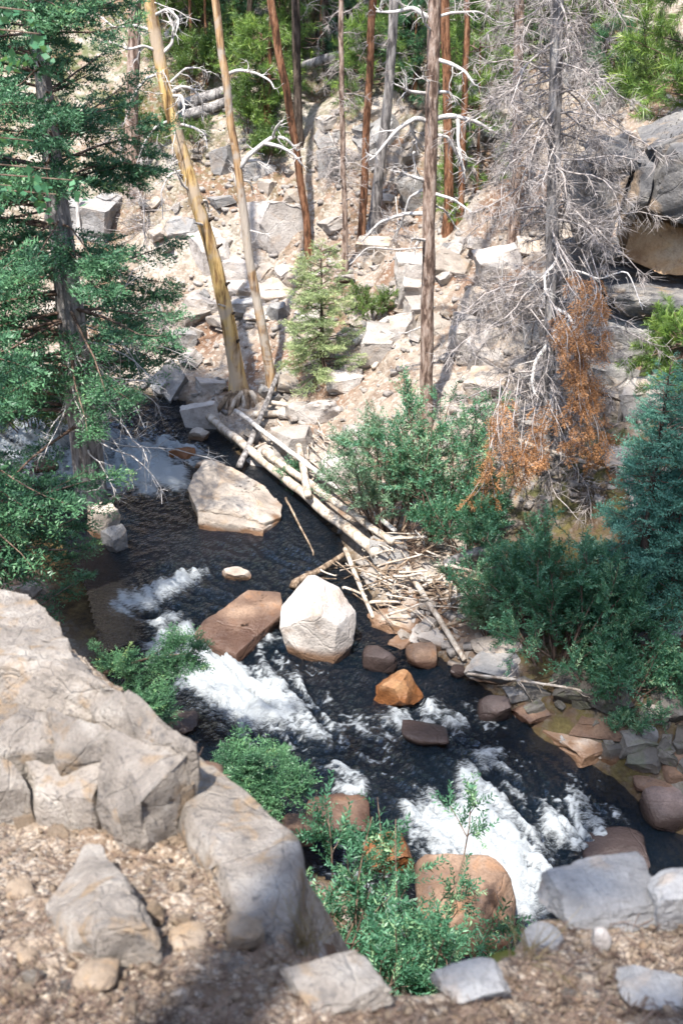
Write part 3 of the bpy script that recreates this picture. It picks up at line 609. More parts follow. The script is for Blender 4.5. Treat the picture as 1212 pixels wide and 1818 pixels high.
# the fractured outcrop on the right
Y0 = hit(1140, 590)[1] - .25; CL = thing('rock_outcrop', at(1150, 590, Y0), 'dark fractured cliff with an overhang above an orange face', 'cliff')
M['rust2'] = mat_rock('ochre_cliff_face', (.22, .125, .065), (.38, .25, .145), (.47, .37, .26), dark=(.12, .06, .035), lichen=.5, warmth=.5)
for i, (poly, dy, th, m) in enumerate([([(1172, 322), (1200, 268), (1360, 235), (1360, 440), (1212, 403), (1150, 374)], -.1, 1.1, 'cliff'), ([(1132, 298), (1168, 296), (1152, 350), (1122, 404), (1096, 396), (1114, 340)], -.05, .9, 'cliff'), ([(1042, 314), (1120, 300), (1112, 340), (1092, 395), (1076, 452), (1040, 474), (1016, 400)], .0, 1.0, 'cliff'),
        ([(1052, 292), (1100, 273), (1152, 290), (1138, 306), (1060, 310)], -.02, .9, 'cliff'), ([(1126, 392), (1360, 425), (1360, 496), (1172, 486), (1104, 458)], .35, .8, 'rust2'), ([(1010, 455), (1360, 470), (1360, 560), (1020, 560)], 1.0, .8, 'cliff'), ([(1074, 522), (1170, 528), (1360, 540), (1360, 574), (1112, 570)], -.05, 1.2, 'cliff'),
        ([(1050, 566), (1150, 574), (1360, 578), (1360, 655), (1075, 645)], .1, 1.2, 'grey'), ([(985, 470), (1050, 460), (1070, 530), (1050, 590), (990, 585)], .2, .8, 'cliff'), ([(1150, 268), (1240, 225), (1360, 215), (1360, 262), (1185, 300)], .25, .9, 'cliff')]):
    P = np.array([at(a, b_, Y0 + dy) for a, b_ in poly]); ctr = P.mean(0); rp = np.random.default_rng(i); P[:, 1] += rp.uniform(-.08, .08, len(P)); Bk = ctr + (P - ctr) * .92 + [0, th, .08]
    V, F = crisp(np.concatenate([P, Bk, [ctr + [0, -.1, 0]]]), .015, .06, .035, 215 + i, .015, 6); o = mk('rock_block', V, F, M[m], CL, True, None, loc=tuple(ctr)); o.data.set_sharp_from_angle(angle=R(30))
# scree: loose stones of the hillside
TPL = [rock_shape(900 + i, 3, 4, 40, .05, .15) for i in range(10)]
TPM = []
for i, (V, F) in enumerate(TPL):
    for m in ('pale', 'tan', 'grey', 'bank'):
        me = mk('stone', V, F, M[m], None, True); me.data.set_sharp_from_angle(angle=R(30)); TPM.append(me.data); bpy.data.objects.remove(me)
def scatter(poly, n, s0, s1, label, group, seed, name='stone', weights=(.55, .3, .15), minY=0):
    r = np.random.default_rng(seed); P = np.array(poly, float); lo, hi = P.min(0), P.max(0); out = []
    while len(out) < n:
        q = r.uniform(lo, hi); c = False; j = len(P) - 1
        for i in range(len(P)):
            if (P[i, 1] > q[1]) != (P[j, 1] > q[1]) and q[0] < (P[j, 0] - P[i, 0]) * (q[1] - P[i, 1]) / (P[j, 1] - P[i, 1]) + P[i, 0]: c = not c
            j = i
        if c: out.append(q)
    H = hits([q[0] for q in out], [q[1] for q in out])
    for p in H:
        px = s0 + (s1 * 1.35 - s0) * r.random() ** 2.6; w = px * mpp(p); k = r.choice(len(weights), p=weights)
        o = bpy.data.objects.new(name, TPM[4 * r.integers(10) + k]); COL.objects.link(o)
        o.scale = (w, w * r.uniform(.55, .95), w * r.uniform(.28, .6)); o.rotation_euler = (r.normal(0, .35), r.normal(0, .35), r.uniform(0, 6.3))
        o.location = (p[0], p[1], p[2] + o.scale.z * .18); tag(o, label, 'stone', group)
scatter([(320, 480), (560, 440), (620, 560), (520, 700), (330, 760), (300, 640)], 45, 14, 50, 'angular stone in the sunlit scree around the two leaning trunks', 'scree around the leaning trunks', 1)
scatter([(560, 440), (760, 430), (760, 640), (640, 650)], 32, 14, 44, 'whitish stone in the scree between young fir and tall trunk', 'scree left of the tall trunk', 2)
scatter([(770, 410), (1000, 430), (980, 740), (800, 760)], 24, 16, 50, 'pale stone on the slope behind the dead grey spruce', 'scree behind the dead spruce', 3)
scatter([(440, 690), (640, 690), (650, 860), (560, 900), (430, 800)], 28, 16, 52, 'bleached stone on the far bank by the log jam', 'stones by the log jam', 4)
scatter([(320, 200), (820, 180), (800, 420), (560, 440), (330, 340)], 24, 14, 40, 'weathered stone on the shaded upper slope', 'stones on the upper slope', 5, weights=(.25, .35, .4))
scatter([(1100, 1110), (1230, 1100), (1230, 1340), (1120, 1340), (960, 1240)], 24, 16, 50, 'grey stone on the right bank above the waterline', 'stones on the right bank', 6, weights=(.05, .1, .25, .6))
scatter([(60, 335), (330, 335), (335, 560), (310, 700), (170, 720)], 26, 18, 64, 'grey stone on the slope behind the big spruce', 'stones behind the big spruce', 9, weights=(.2, .3, .5))
scatter([(830, 1200), (1000, 1255), (1225, 1300), (1225, 1425), (1080, 1350), (950, 1300)], 18, 18, 50, 'dark stone along the far waterline below the broad willow', 'stones along the far waterline', 7, weights=(.0, .1, .15, .75))
scatter([(600, 985), (760, 1000), (860, 1100), (820, 1190), (680, 1120)], 16, 18, 48, 'stone showing under the driftwood tangle', 'stones under the driftwood', 8, weights=(.4, .4, .2))
SLT = [rock_shape(960 + i, 4, 6, 50, .05, .18, .03) for i in range(6)]; SLM = []
for i, (V, F) in enumerate(SLT):
    for m in ('pale', 'tan', 'grey'):
        me = mk('bedrock_block', V, F, M[m], None, True); me.data.set_sharp_from_angle(angle=R(30)); SLM.append(me.data); bpy.data.objects.remove(me)
rsl = np.random.default_rng(99)
for zone, n, lab, grp, wts in (([(320, 330), (600, 330), (620, 460), (560, 600), (330, 560)], 15, 'angular bedrock slab in the slope around the two leaning trunks', 'bedrock slabs around the leaning trunks', (.5, .35, .15)), ([(640, 430), (770, 430), (770, 680), (600, 690)], 10, 'pale bedrock slab in the slope left of the tall trunk', 'bedrock slabs left of the tall trunk', (.7, .3, 0)),
        ([(775, 400), (1010, 420), (1000, 820), (790, 830)], 26, 'jointed bedrock slab behind the dead grey spruce', 'bedrock slabs behind the dead spruce', (.5, .4, .1)), ([(320, 160), (1000, 120), (1000, 330), (600, 340), (330, 320)], 14, 'grey bedrock slab on the upper slope', 'bedrock slabs on the upper slope', (.1, .4, .5)), ([(1020, 640), (1212, 640), (1212, 830), (1000, 830)], 7, 'pale bedrock slab between cliff and blue spruces', 'bedrock slabs below the cliff', (.5, .4, .1))):
    Z = np.array(zone, float); k = 0
    while k < n:
        q = rsl.uniform(Z.min(0), Z.max(0)); c = False; j = len(Z) - 1
        for i in range(len(Z)):
            if (Z[i, 1] > q[1]) != (Z[j, 1] > q[1]) and q[0] < (Z[j, 0] - Z[i, 0]) * (q[1] - Z[i, 1]) / (Z[j, 1] - Z[i, 1]) + Z[i, 0]: c = not c
            j = i
        if not c: continue
        k += 1; p = hit(*q); w = rsl.uniform(48, 120) * mpp(p); o = bpy.data.objects.new('bedrock_block', SLM[3 * rsl.integers(6) + rsl.choice(3, p=wts)]); COL.objects.link(o)
        o.scale = (w, w * rsl.uniform(.6, .9), w * rsl.uniform(.4, .75)); o.rotation_euler = (rsl.normal(.2, .2), rsl.normal(0, .2), rsl.normal(.4, .5)); o.location = (p[0], p[1] + .1, p[2] - .06 * w); tag(o, lab, 'rock', grp)
r5 = np.random.default_rng(77); PX = r5.uniform(300, 1212, 3400); PY = np.where((PX > 600) & (PX < 880), r5.uniform(60, 1180, 3400), r5.uniform(60, 900, 3400)); Hs = hits(PX, PY); b = Bag()
df_ = sdist(Hs[:, 0], Hs[:, 1], FARB); Hs = Hs[df_ > .05]
tv, tf = rock_shape(955, 2, 4, 20, .02, .1); tv = tv * [1.15, .8, .5]; th = r5.uniform(0, 6.3, len(Hs)); sc = .025 + .13 * r5.random(len(Hs)) ** 3.5
X_ = np.stack([np.cos(th), np.sin(th), r5.normal(0, .2, len(Hs))], 1); b.add(*insts(tv, tf, np.zeros(len(tv)), *frame(X_), Hs, sc)); o = b.mk('rubble', M['pale'])
tag(o, 'fine pale rubble strewn over the hillside', 'rubble', None, 'stuff')

# ------------------------------------------------------------------ foreground rocks
FO = thing('rock_outcrop', hit(120, 1330), 'weathered tan foreground outcrop of jutting blocks', 'rock outcrop')
def plane_rock(name, label, top, deep, seed, mat, rough=.04, bev=.02, layers=0., tgt=.03, cat='rock', parent=None):
    """top: (pixel x, pixel y, height above the bank) of the visible corners; the block goes `deep` into the bank"""
    pts = []
    for (a, b_, h) in top:
        d = ray(a, b_); t = -(1.6 - h) / (d[2] + .33 * d[1] + .05 * d[0]); pts.append(EYE + d * t)
    pts = np.array(pts); c = pts.mean(0); low = c + (pts - c) * [.92, .92, .6] - [0, 0, deep]
    V, F = crisp(np.concatenate([pts, low]), bev, tgt, rough, seed, layers, 6); C = V.mean(0); C[2] = V[:, 2].min()
    o = mk(name, V, F, mat, parent, True, None, loc=tuple(C)); o.data.set_sharp_from_angle(angle=R(24)); return tag(o, label, cat) if parent is None else o
for i, tp in enumerate([[(-120, 1040, .42), (50, 1056, .42), (105, 1098, .40), (136, 1168, .36), (60, 1190, .30), (-120, 1180, .3)], [(-120, 1160, .40), (70, 1170, .42), (135, 1172, .40), (205, 1222, .36), (165, 1275, .26), (0, 1262, .24), (-120, 1250, .24)],
        [(128, 1178, .38), (250, 1242, .38), (346, 1322, .34), (335, 1352, .26), (205, 1335, .22), (150, 1272, .24)], [(190, 1295, .32), (345, 1325, .33), (318, 1368, .26), (250, 1425, .20), (212, 1450, .14), (168, 1420, .14), (175, 1340, .24)],
        [(-120, 1235, .34), (60, 1250, .34), (112, 1265, .32), (102, 1325, .24), (40, 1358, .18), (-120, 1365, .18)], [(85, 1255, .34), (200, 1292, .34), (190, 1350, .24), (100, 1358, .22)], [(-120, 1340, .22), (20, 1345, .22), (60, 1400, .14), (-120, 1420, .12)], [(40, 1345, .2), (190, 1350, .24), (165, 1420, .14), (60, 1410, .12)]]):
    plane_rock('rock_block', None, tp, .55, 301 + i, M['fore'], .055, .012, .018, .036, parent=FO)
plane_rock('boulder', 'large lichen-spotted grey slab at the lip of the foreground bank', [(285, 1345, .16), (345, 1332, .18), (470, 1440, .16), (535, 1490, .14), (544, 1520, .10), (525, 1640, .02), (490, 1722, -.02), (440, 1680, .03), (400, 1560, .10), (300, 1430, .08)], .45, 309, M['fore'], .03)
plane_rock('boulder', 'pale pyramid-shaped rock half buried in foreground gravel', [(150, 1492, .12), (185, 1498, .12), (80, 1610, .05), (120, 1680, .03), (285, 1665, .10), (262, 1640, .14), (175, 1650, .13), (270, 1720, .0)], .35, 310, M['fore'], .035, tgt=.025)
for (l, r_, t, b, m, sd, lab, dr) in [(955, 1168, 1528, 1650, 'grey', 311, 'flat-topped grey rock on the ledge in front of the cascade', .8), (1148, 1270, 1525, 1650, 'grey', 312, 'lichen-mottled grey rock at the right ledge end', .8),
        (495, 700, 1690, 1810, 'fore', 313, 'bluish grey rock at the ledge lip below the willow', .7), (765, 905, 1695, 1790, 'grey', 314, 'low pale rock on the ledge right of the willow', .7),
        (1095, 1230, 1735, 1800, 'grey', 315, 'flat grey stone sunk in the bottom corner gravel', .8), (1050, 1085, 1640, 1690, 'pale', 316, 'small white pointed stone on the right gravel', .9),
        (925, 1000, 1640, 1690, 'grey', 317, 'grey stone under the flat-topped ledge rock', .8), (258, 292, 1590, 1640, 'gravel', 318, 'bluish pebble beside the pyramid-shaped rock', .9),
        (380, 430, 1510, 1560, 'gravel', 319, 'tan stone on gravel behind the pyramid-shaped rock', .9), (400, 470, 1620, 1690, 'gravel', 320, 'tan stone in front of the large slab', .9), (300, 370, 1640, 1690, 'gravel', 321, 'buried pale stone right of the pyramid-shaped rock', .9),
        (10, 65, 1560, 1600, 'gravel', 322, 'pale stone left of the pyramid-shaped rock', .9), (30, 70, 1680, 1720, 'gravel', 323, 'rounded tan stone below the pyramid-shaped rock', .9), (130, 210, 1700, 1770, 'gravel', 324, 'bluish grey stone at the pyramid foot', .9)]:
    rock_box(l, r_, t, b, M[m] if m != 'grey' else M.setdefault('foregrey', mat_rock('foreground_grey_rock', (.19, .185, .18), (.30, .29, .28), (.43, .42, .40), lichen=.5, sc=2.6, warmth=.25)), lab, sd, dr, 5 if r_ - l > 100 else 4, sink=.2, sharp=18 if sd < 316 else 9, facets=10, rough=.06, box=.3, layers=.02)
FM = []
for i, (V, F) in enumerate(TPL):
    me = mk('stone', V, F, M['fore'] if i % 2 else M['gravel'], None, True); me.data.set_sharp_from_angle(angle=R(30)); FM.append(me.data); bpy.data.objects.remove(me)
def sunk(poly, n, s0, s1, label, group, seed):
    r = np.random.default_rng(seed); P = np.array(poly, float); k = 0
    while k < n:
        q = r.uniform(P.min(0), P.max(0)); c = False; j = len(P) - 1
        for i in range(len(P)):
            if (P[i, 1] > q[1]) != (P[j, 1] > q[1]) and q[0] < (P[j, 0] - P[i, 0]) * (q[1] - P[i, 1]) / (P[j, 1] - P[i, 1]) + P[i, 0]: c = not c
            j = i
        if not c: continue
        k += 1; p = hit(*q); w = (s0 + (s1 - s0) * r.random() ** 2.5) * mpp(p); o = bpy.data.objects.new('stone', FM[r.integers(10)]); COL.objects.link(o)
        o.scale = (w, w * r.uniform(.6, .95), w * r.uniform(.4, .7)); o.rotation_euler = (r.normal(0, .4), r.normal(0, .4), r.uniform(0, 6.3)); o.location = (p[0], p[1], p[2] + .22 * o.scale.z); tag(o, label, 'stone', group)
sunk([(0, 1390), (180, 1400), (330, 1450), (480, 1700), (300, 1800), (0, 1810)], 34, 16, 66, 'tan stone sunk in the gravel around the pyramid-shaped rock', 'stones sunk in the left foreground gravel', 41)
sunk([(700, 1790), (950, 1680), (1200, 1670), (1212, 1818), (600, 1818)], 22, 14, 54, 'stone sunk in the right foreground gravel below the ledge rocks', 'stones sunk in the right foreground gravel', 42)
# gravel
r6 = np.random.default_rng(78); n = 4200; PX = r6.uniform(-30, 1240, n); PY = r6.uniform(1180, 1850, n); Hs = hits(PX, PY); Hs = Hs[-sdist(Hs[:, 0], Hs[:, 1], LEDGE) > .02]
b = Bag(); tv, tf = rock_shape(956, 2, 9, 14, .05, .3); n = len(Hs); th = r6.uniform(0, 6.3, n); sc = .005 + .026 * r6.random(n) ** 4.0
b.add(*insts(tv * np.array([1, .8, .6]), tf, np.zeros(len(tv)), *frame(np.stack([np.cos(th), np.sin(th), r6.normal(0, .3, n)], 1)), Hs + [0, 0, .012], sc))
o = b.mk('gravel', M['gravel'], smooth=True); tag(o, 'loose tan gravel covering the foreground bank', 'gravel', None, 'stuff')
n = 5500; PX = r6.uniform(-30, 1240, n); PY = 1850 - 560 * r6.random(n) ** 1.5; Hs = hits(PX, PY); Hs = Hs[-sdist(Hs[:, 0], Hs[:, 1], LEDGE) > .02]
n = len(Hs); th = r6.uniform(0, 6.3, n); P = gen(Hs + [0, 0, .018], np.stack([np.cos(th), np.sin(th), r6.normal(0, .12, n)], 1), r6.uniform(.02, .07, n), 3, .25, 0, r6)
b = Bag(); b.add(*tubes(P, np.full(P.shape[:2], .0011), 3)); o = b.mk('forest_litter', M['browntwig']); tag(o, 'dry brown needles and twig bits on the foreground bank', 'litter', None, 'stuff')

# ------------------------------------------------------------------ foliage templates (unit length along x)
def needle_set(paths, step, ln, wd, r, up=.3, fwd=.7):
    V, T = [], []
    for a, bb in paths:
        a, bb = np.array(a, float), np.array(bb, float); L = np.linalg.norm(bb - a); n = max(3, int(L / step)); d = (bb - a) / L
        t = (np.arange(n) + r.random(n)) / n; p = a + (bb - a) * t[:, None]
        q = r.normal(size=(n, 3)); q[:, 2] = q[:, 2] * .8 + up; q = nrm(q - d * (q @ d)[:, None]); nd_ = nrm(d * fwd + q)
        w = nrm(np.cross(nd_, r.normal(size=(n, 3)))) * wd; l = ln * r.uniform(.75, 1.2, (n, 1))
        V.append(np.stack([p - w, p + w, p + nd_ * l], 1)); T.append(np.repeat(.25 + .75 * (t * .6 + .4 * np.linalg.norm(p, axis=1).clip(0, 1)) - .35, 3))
    V = np.concatenate(V).reshape(-1, 3); return V, np.arange(len(V)).reshape(-1, 3), np.concatenate(T)
def spray(seed, step=.042, ln=.11, wd=.02, pairs=5):
    r = np.random.default_rng(seed); ps = [((0, 0, 0), (1, 0, 0))]
    for k in range(pairs):
        s = .1 + .75 * (k + r.random() * .6) / pairs
        for sg in (-1, 1):
            l = (.5 * (1 - s) + .14) * r.uniform(.75, 1.2); a = R(48) * r.uniform(.8, 1.2); ps.append(((s, 0, 0), (s + l * math.cos(a), sg * l * math.sin(a), r.normal(0, .06))))
    return needle_set(ps, step, ln, wd, r)
def tuft(seed, n=46):
    r = np.random.default_rng(seed); return needle_set([((0, 0, 0), (1, 0, 0))], 1 / n, .62, .022, r, .1, .75)
def leafy(seed, n=18, ll=.27, lw=.036, rnd=False):
    r = np.random.default_rng(seed); V, F, T = [], [], []
    for k in range(n):
        s = .08 + .92 * (k + .5 * r.random()) / n; a = k * 2.4 + r.normal(0, .3); th = R(50) * r.uniform(.6, 1.2)
        d = np.array([math.cos(th), math.sin(th) * math.cos(a), math.sin(th) * math.sin(a)]); w = nrm(np.cross(d, r.normal(size=3) + [0, 0, 2])); nn = np.cross(d, w)
        l = ll * r.uniform(.7, 1.2) * (1 - .35 * s); q = np.array([s, 0, 0]); m = q + d * l * .45 - nn * l * .05; b0 = len(V) 
        V += [q, m + w * lw, q + d * l, m - w * lw]; F += [(b0, b0+1, b0+2), (b0, b0+2, b0+3)]; T += [r.uniform(0, .7)] * 4
    return np.array(V), np.array(F), np.array(T)
SPR = [spray(i) for i in range(4)]; SPRLO = [spray(10 + i, .062, .135, .026, 4) for i in range(3)]; TUF = [tuft(i) for i in range(3)]; TUFLO = [tuft(5 + i, 22) for i in range(2)]
LEAF = [leafy(i) for i in range(4)]; ROUND = [leafy(20 + i, 7, .3, .13) for i in range(2)]
def plant_on(bag, tpl, O, D, sc, r, up=None, roll=.5, tj=.25, t0=0.):
    k = r.integers(len(tpl), size=len(O)); rl = r.normal(0, roll, len(O)); tn = r.normal(t0, tj, len(O)); sc = np.broadcast_to(sc, (len(O),))
    for i, (v, f, t) in enumerate(tpl):
        m = k == i
        if m.any():
            X, Y, Z = frame(D[m], up, rl[m]); bag.add(*insts(v, f, t, X, Y, Z, O[m], sc[m], tn[m]))

# ------------------------------------------------------------------ living conifers
def conifer(name, label, base, H, rmax, mats, seed, zlo=.06, gap=.17, per=5, group=None, tpl=None, ssc=.34, dens=9, droop=-.5, rise=.1, trunk_r=None, lean=(0, 0), keep=None, shape=.75, bark='darkbark', t0=0., low=None, cat='tree'):
    r = np.random.default_rng(seed); tpl = tpl or SPR; base = np.asarray(base, float)
    T = thing(name, base, label, cat, group); tr = trunk_r or H * .016
    top = base + np.array([lean[0], lean[1], H]); V, F = limb([base - [0, 0, .15], base + (top - base) * .5, top], [tr * 1.25, tr, tr * .55, tr * .08], 30, 10, seed, .12); mk('trunk', V, F, M[bark], T, True)
    zs = np.arange(H * zlo, H * .985, gap); n = len(zs) * per; z = np.repeat(zs, per) + r.normal(0, gap * .3, n); az = r.uniform(0, 6.283, n) + np.repeat(np.arange(len(zs)) * 2.4, per)
    u = np.clip(z / H, 0, .99); L = rmax * (1 - u) ** shape * r.uniform(.62, 1.1, n) + .08
    if low: L *= np.interp(u, low[0], low[1])
    st = base + (top - base) * u[:, None]; el = rise + .55 * u * u + r.normal(0, .08, n); d = np.stack([np.cos(az) * np.cos(el), np.sin(az) * np.cos(el), np.sin(el)], 1)
    P = gen(st, d, L, 8, .22, droop, r)
    P[:, 5:, 2] += (L[:, None] * np.array([.015, .05, .10]))           # tips turn up
    if keep is not None: m = keep(P, r); P, L, u = P[m], L[m], u[m]
    b = Bag(); b.add(*tubes(P, taper(len(P), np.minimum(.006 + .009 * L, .03), .002, 8), 4)); b.mk('branches', M['browntwig'], T)
    f = Bag()
    for lv in range(len(P)):
        pass
    N = np.maximum((L * dens).astype(int), 3); i = np.repeat(np.arange(len(P)), N); t = r.uniform(.16, 1.0, len(i)) ** .85
    uu_ = t * 7; a = np.minimum(uu_.astype(int), 6); fr = (uu_ - a)[:, None]; O = P[i, a] * (1 - fr) + P[i, a+1] * fr; Tn = nrm(P[i, a+1] - P[i, a])
    side = nrm(np.cross(Tn, [0, 0, 1.])) * r.choice([-1, 1], len(i))[:, None]
    D = Tn * r.uniform(.5, 1.0, len(i))[:, None] + side * (1.05 - t[:, None] * .6) + np.stack([0 * t, 0 * t, r.uniform(-.65, .1, len(i))], 1)
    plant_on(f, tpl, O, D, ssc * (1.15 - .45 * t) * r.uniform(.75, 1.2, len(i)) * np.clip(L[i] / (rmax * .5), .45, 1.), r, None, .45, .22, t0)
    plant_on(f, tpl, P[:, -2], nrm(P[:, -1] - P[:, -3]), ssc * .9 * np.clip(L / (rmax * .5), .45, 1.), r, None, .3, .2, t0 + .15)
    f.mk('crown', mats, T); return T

# ------------------------------------------------------------------ bare and dead trees of the far bank
def px_path(pts, Y, dy=0.):
    pts = list(pts); return np.array([at(a, b, Y + dy * i / max(1, len(pts) - 1)) for i, (a, b) in enumerate(pts)])
def trunk_tree(name, label, pts, wpx, bark, ext=4.0, group=None, seed=0, Y=None, lean=0., flare=1.5, k=12, rough=.1, cat='tree', base=None):
    """pts run from the foot (on the ground) up to the top of the frame; the stem goes on above it"""
    B = hit(*pts[0]) if base is None else base; Y = B[1] if Y is None else Y; P = px_path(pts, Y, lean); P[0] = B
    if ext: d = nrm(P[-1] - P[-2]); P = np.concatenate([P, [P[-1] + (d + np.array([0, 0, .3])) / 1.2 * ext]])
    s = mpp(B); rr = [w * .82 * s / 2 for w in wpx]; rr = rr + [rr[-1] * (.55 if ext else .8)]
    P[0] = B - [0, 0, .5] + [0, .05, 0]; T = thing(name, B, label, cat, group); V, F = limb(P, rr, 48, k, seed, rough, .012)
    rel = V[:, 2] - B[2]; ax = np.interp(rel, [-.2, .0, .35], [flare, flare * .95, 1]); c = P[0] + (P[1] - P[0]) * np.clip((rel / max(P[1][2] - P[0][2], .1)), 0, 1)[:, None]
    m = rel < .35; lob = 1 + .12 * np.sin(np.arctan2(V[:, 1] - c[:, 1], V[:, 0] - c[:, 0]) * 5); V[m, :2] = (c + (V - c) * (ax * np.where(ax > 1.02, lob, 1))[:, None])[m, :2]
    mk('trunk', V, F, M[bark], T, True); T['Y'] = float(Y); T['s'] = float(s); return T, P
def dead_branch(T, pts, wpx, mat='silver', seed=0, dy=-.25, twigs=6, tl=.35, name='branch'):
    r = np.random.default_rng(seed); P = px_path(pts, T['Y'], 0); n = len(P); P[:, 1] += dy * np.linspace(0, 1, n) ** 1.2
    for i in range(n):                                   # keep the drawn direction while it leaves the picture plane
        if i: P[i] = at(pts[i][0], pts[i][1], P[i, 1])
    b = Bag(); r0 = wpx * T['s'] / 2; V, F = limb(P, [r0, r0 * .75, r0 * .35], 20, 7, seed, .12, .02); b.add(V, F)
    if twigs:
        Q = resample(P, 12)[None]; st, d, t = kids(Q, twigs, .25, 1., .9, r); L = tl * (1.15 - t) * r.uniform(.5, 1.2, len(st)); G = gen(st, d, L, 7, .55, -.2, r)
        V, F = tubes(G, taper(len(G), r0 * .38, r0 * .08, 7), 4); b.add(V, np.concatenate([F[:, [0, 1, 2]], F[:, [0, 2, 3]]]))
        st, d, t = kids(G, 3, .3, 1., .8, r); G2 = gen(st, d, tl * .4 * r.uniform(.4, 1.1, len(st)), 4, .5, -.2, r); V, F = tubes(G2, taper(len(G2), r0 * .16, r0 * .06, 4), 3); b.add(V, np.concatenate([F[:, [0, 1, 2]], F[:, [0, 2, 3]]]))
    return b.mk(name, M[mat], T, True)
def twig_cloud(T, P, n, t0, t1, L0, L1, mat, seed, droop=-.4, n1=9, n2=6, r0=.011, curl=.5, az=None, name='crown', lens=None, keep=None):
    """dead boughs with side twigs and twiglets, along the stem path P"""
    r = np.random.default_rng(seed); Q = resample(P, 30); u = r.uniform(t0, t1, n); i = u * 29; a = np.minimum(i.astype(int), 28); st = Q[a] + (Q[a+1] - Q[a]) * (i - a)[:, None]
    th = r.uniform(0, 6.283, n) if az is None else r.uniform(az[0], az[1], n); el = r.normal(.05, .25, n); d = np.stack([np.cos(th) * np.cos(el), np.sin(th) * np.cos(el), np.sin(el)], 1)
    f = (u - t0) / (t1 - t0); L = (L0 + (L1 - L0) * f) * r.uniform(.55, 1.15, n); G = gen(st, d, L, 9, curl, droop, r)
    if keep is not None: G = G[keep(G)]
    b = Bag(); b.add(*tubes(G, taper(len(G), r0, r0 * .25, 9), 5))
    if n1:
        s1, d1, t = kids(G, n1, .15, 1., .95, r, .4); G1 = gen(s1, d1, np.repeat(L[:len(G)], n1) * .36 * (1.2 - t) * r.uniform(.5, 1.2, len(s1)), 6, curl * .9, droop * .7, r); b.add(*tubes(G1, taper(len(G1), r0 * .36, r0 * .16, 6), 3), .0)
        if n2:
            s2, d2, t = kids(G1, n2, .1, 1., .9, r); d2 = nrm(d2 + [0, 0, droop * .35]); l2 = .15 * r.uniform(.35, 1.4, len(s2))[:, None]; w2 = nrm(np.cross(d2, r.normal(size=d2.shape))) * r0 * .14
            m2 = s2 + d2 * l2 * .5 + w2 * 4 * r.normal(size=(len(s2), 1)); Vt = np.stack([s2 - w2, s2 + w2, m2 + w2, m2 - w2, s2 + d2 * l2], 1).reshape(-1, 3); k5 = np.arange(len(s2))[:, None] * 5
            b.add(Vt, np.concatenate([k5 + [0, 1, 2], k5 + [0, 2, 3], k5 + [3, 2, 4]]))
    o = b.mk(name, M[mat], T); return o, G

# T1, the thick leaning yellow trunk
T1, P1 = trunk_tree('dead_pine', 'thick leaning barkless yellow trunk rising from exposed roots', [(432, 705), (412, 610), (395, 520), (372, 430), (345, 350), (318, 250), (300, 180), (280, 90), (265, 0)], [38, 32, 28, 26, 24, 23, 21, 20], 'leaner', seed=1, flare=1.35)
for i, (p, w) in enumerate([([(303, 165), (325, 152), (345, 157), (360, 182), (358, 215)], 6), ([(303, 170), (322, 170), (328, 190), (326, 205)], 6), ([(288, 95), (305, 78), (308, 50), (295, 22)], 6), ([(320, 222), (345, 226), (364, 236), (368, 265)], 5), ([(352, 356), (366, 354), (372, 372), (366, 390)], 4), ([(280, 90), (255, 80), (225, 88), (195, 75)], 5),
        ([(275, 55), (240, 45), (205, 50), (170, 22)], 5), ([(270, 30), (300, 15), (318, 35), (312, 60)], 5), ([(310, 215), (280, 225), (260, 250), (240, 300)], 5), ([(330, 300), (300, 310), (285, 340), (290, 390)], 4), ([(292, 130), (262, 140), (235, 175), (222, 215)], 5), ([(345, 345), (325, 330), (312, 300)], 5), ([(298, 150), (330, 120), (352, 118), (372, 128)], 4), ([(360, 400), (345, 395)], 6), ([(382, 470), (396, 462)], 6), ([(402, 545), (388, 540)], 5)]):
    dead_branch(T1, p, w, 'silver', 30 + i, -.35 if i % 2 else .2, 7 if i < 13 else 0, .4)
for i, p in enumerate([[(366, 395), (380, 387)], [(380, 440), (394, 433)], [(330, 318), (314, 306)], [(398, 510), (408, 503)], [(350, 365), (362, 358)], [(408, 560), (417, 555)], [(405, 545), (394, 538)], [(417, 610), (425, 603)]]):
    dead_branch(T1, p, 9, 'darkbark', 85 + i, -.08, 0, name='branch_stub')
# its roots
s = T1['s']; B = np.array(T1.location); rr = np.random.default_rng(4)
for k in range(13):
    a = -2.9 + k * .22 + rr.normal(0, .05); L = rr.uniform(.35, .75); d = np.array([math.cos(a), math.sin(a) * .8, 0]); p = [B + d * .08 + [0, 0, .1], B + d * .25 + [0, 0, .02], B + d * L * .7 + [0, 0, -.2 - .2 * rr.random()], B + d * L + [rr.normal(0, .1), 0, -.5 - .2 * rr.random()]]
    V, F = limb(p, [.055, .035, .02, .008], 16, 7, k, .15, .06); mk('root', V, F, M['driftdark' if k % 3 else 'drift'], T1, True)
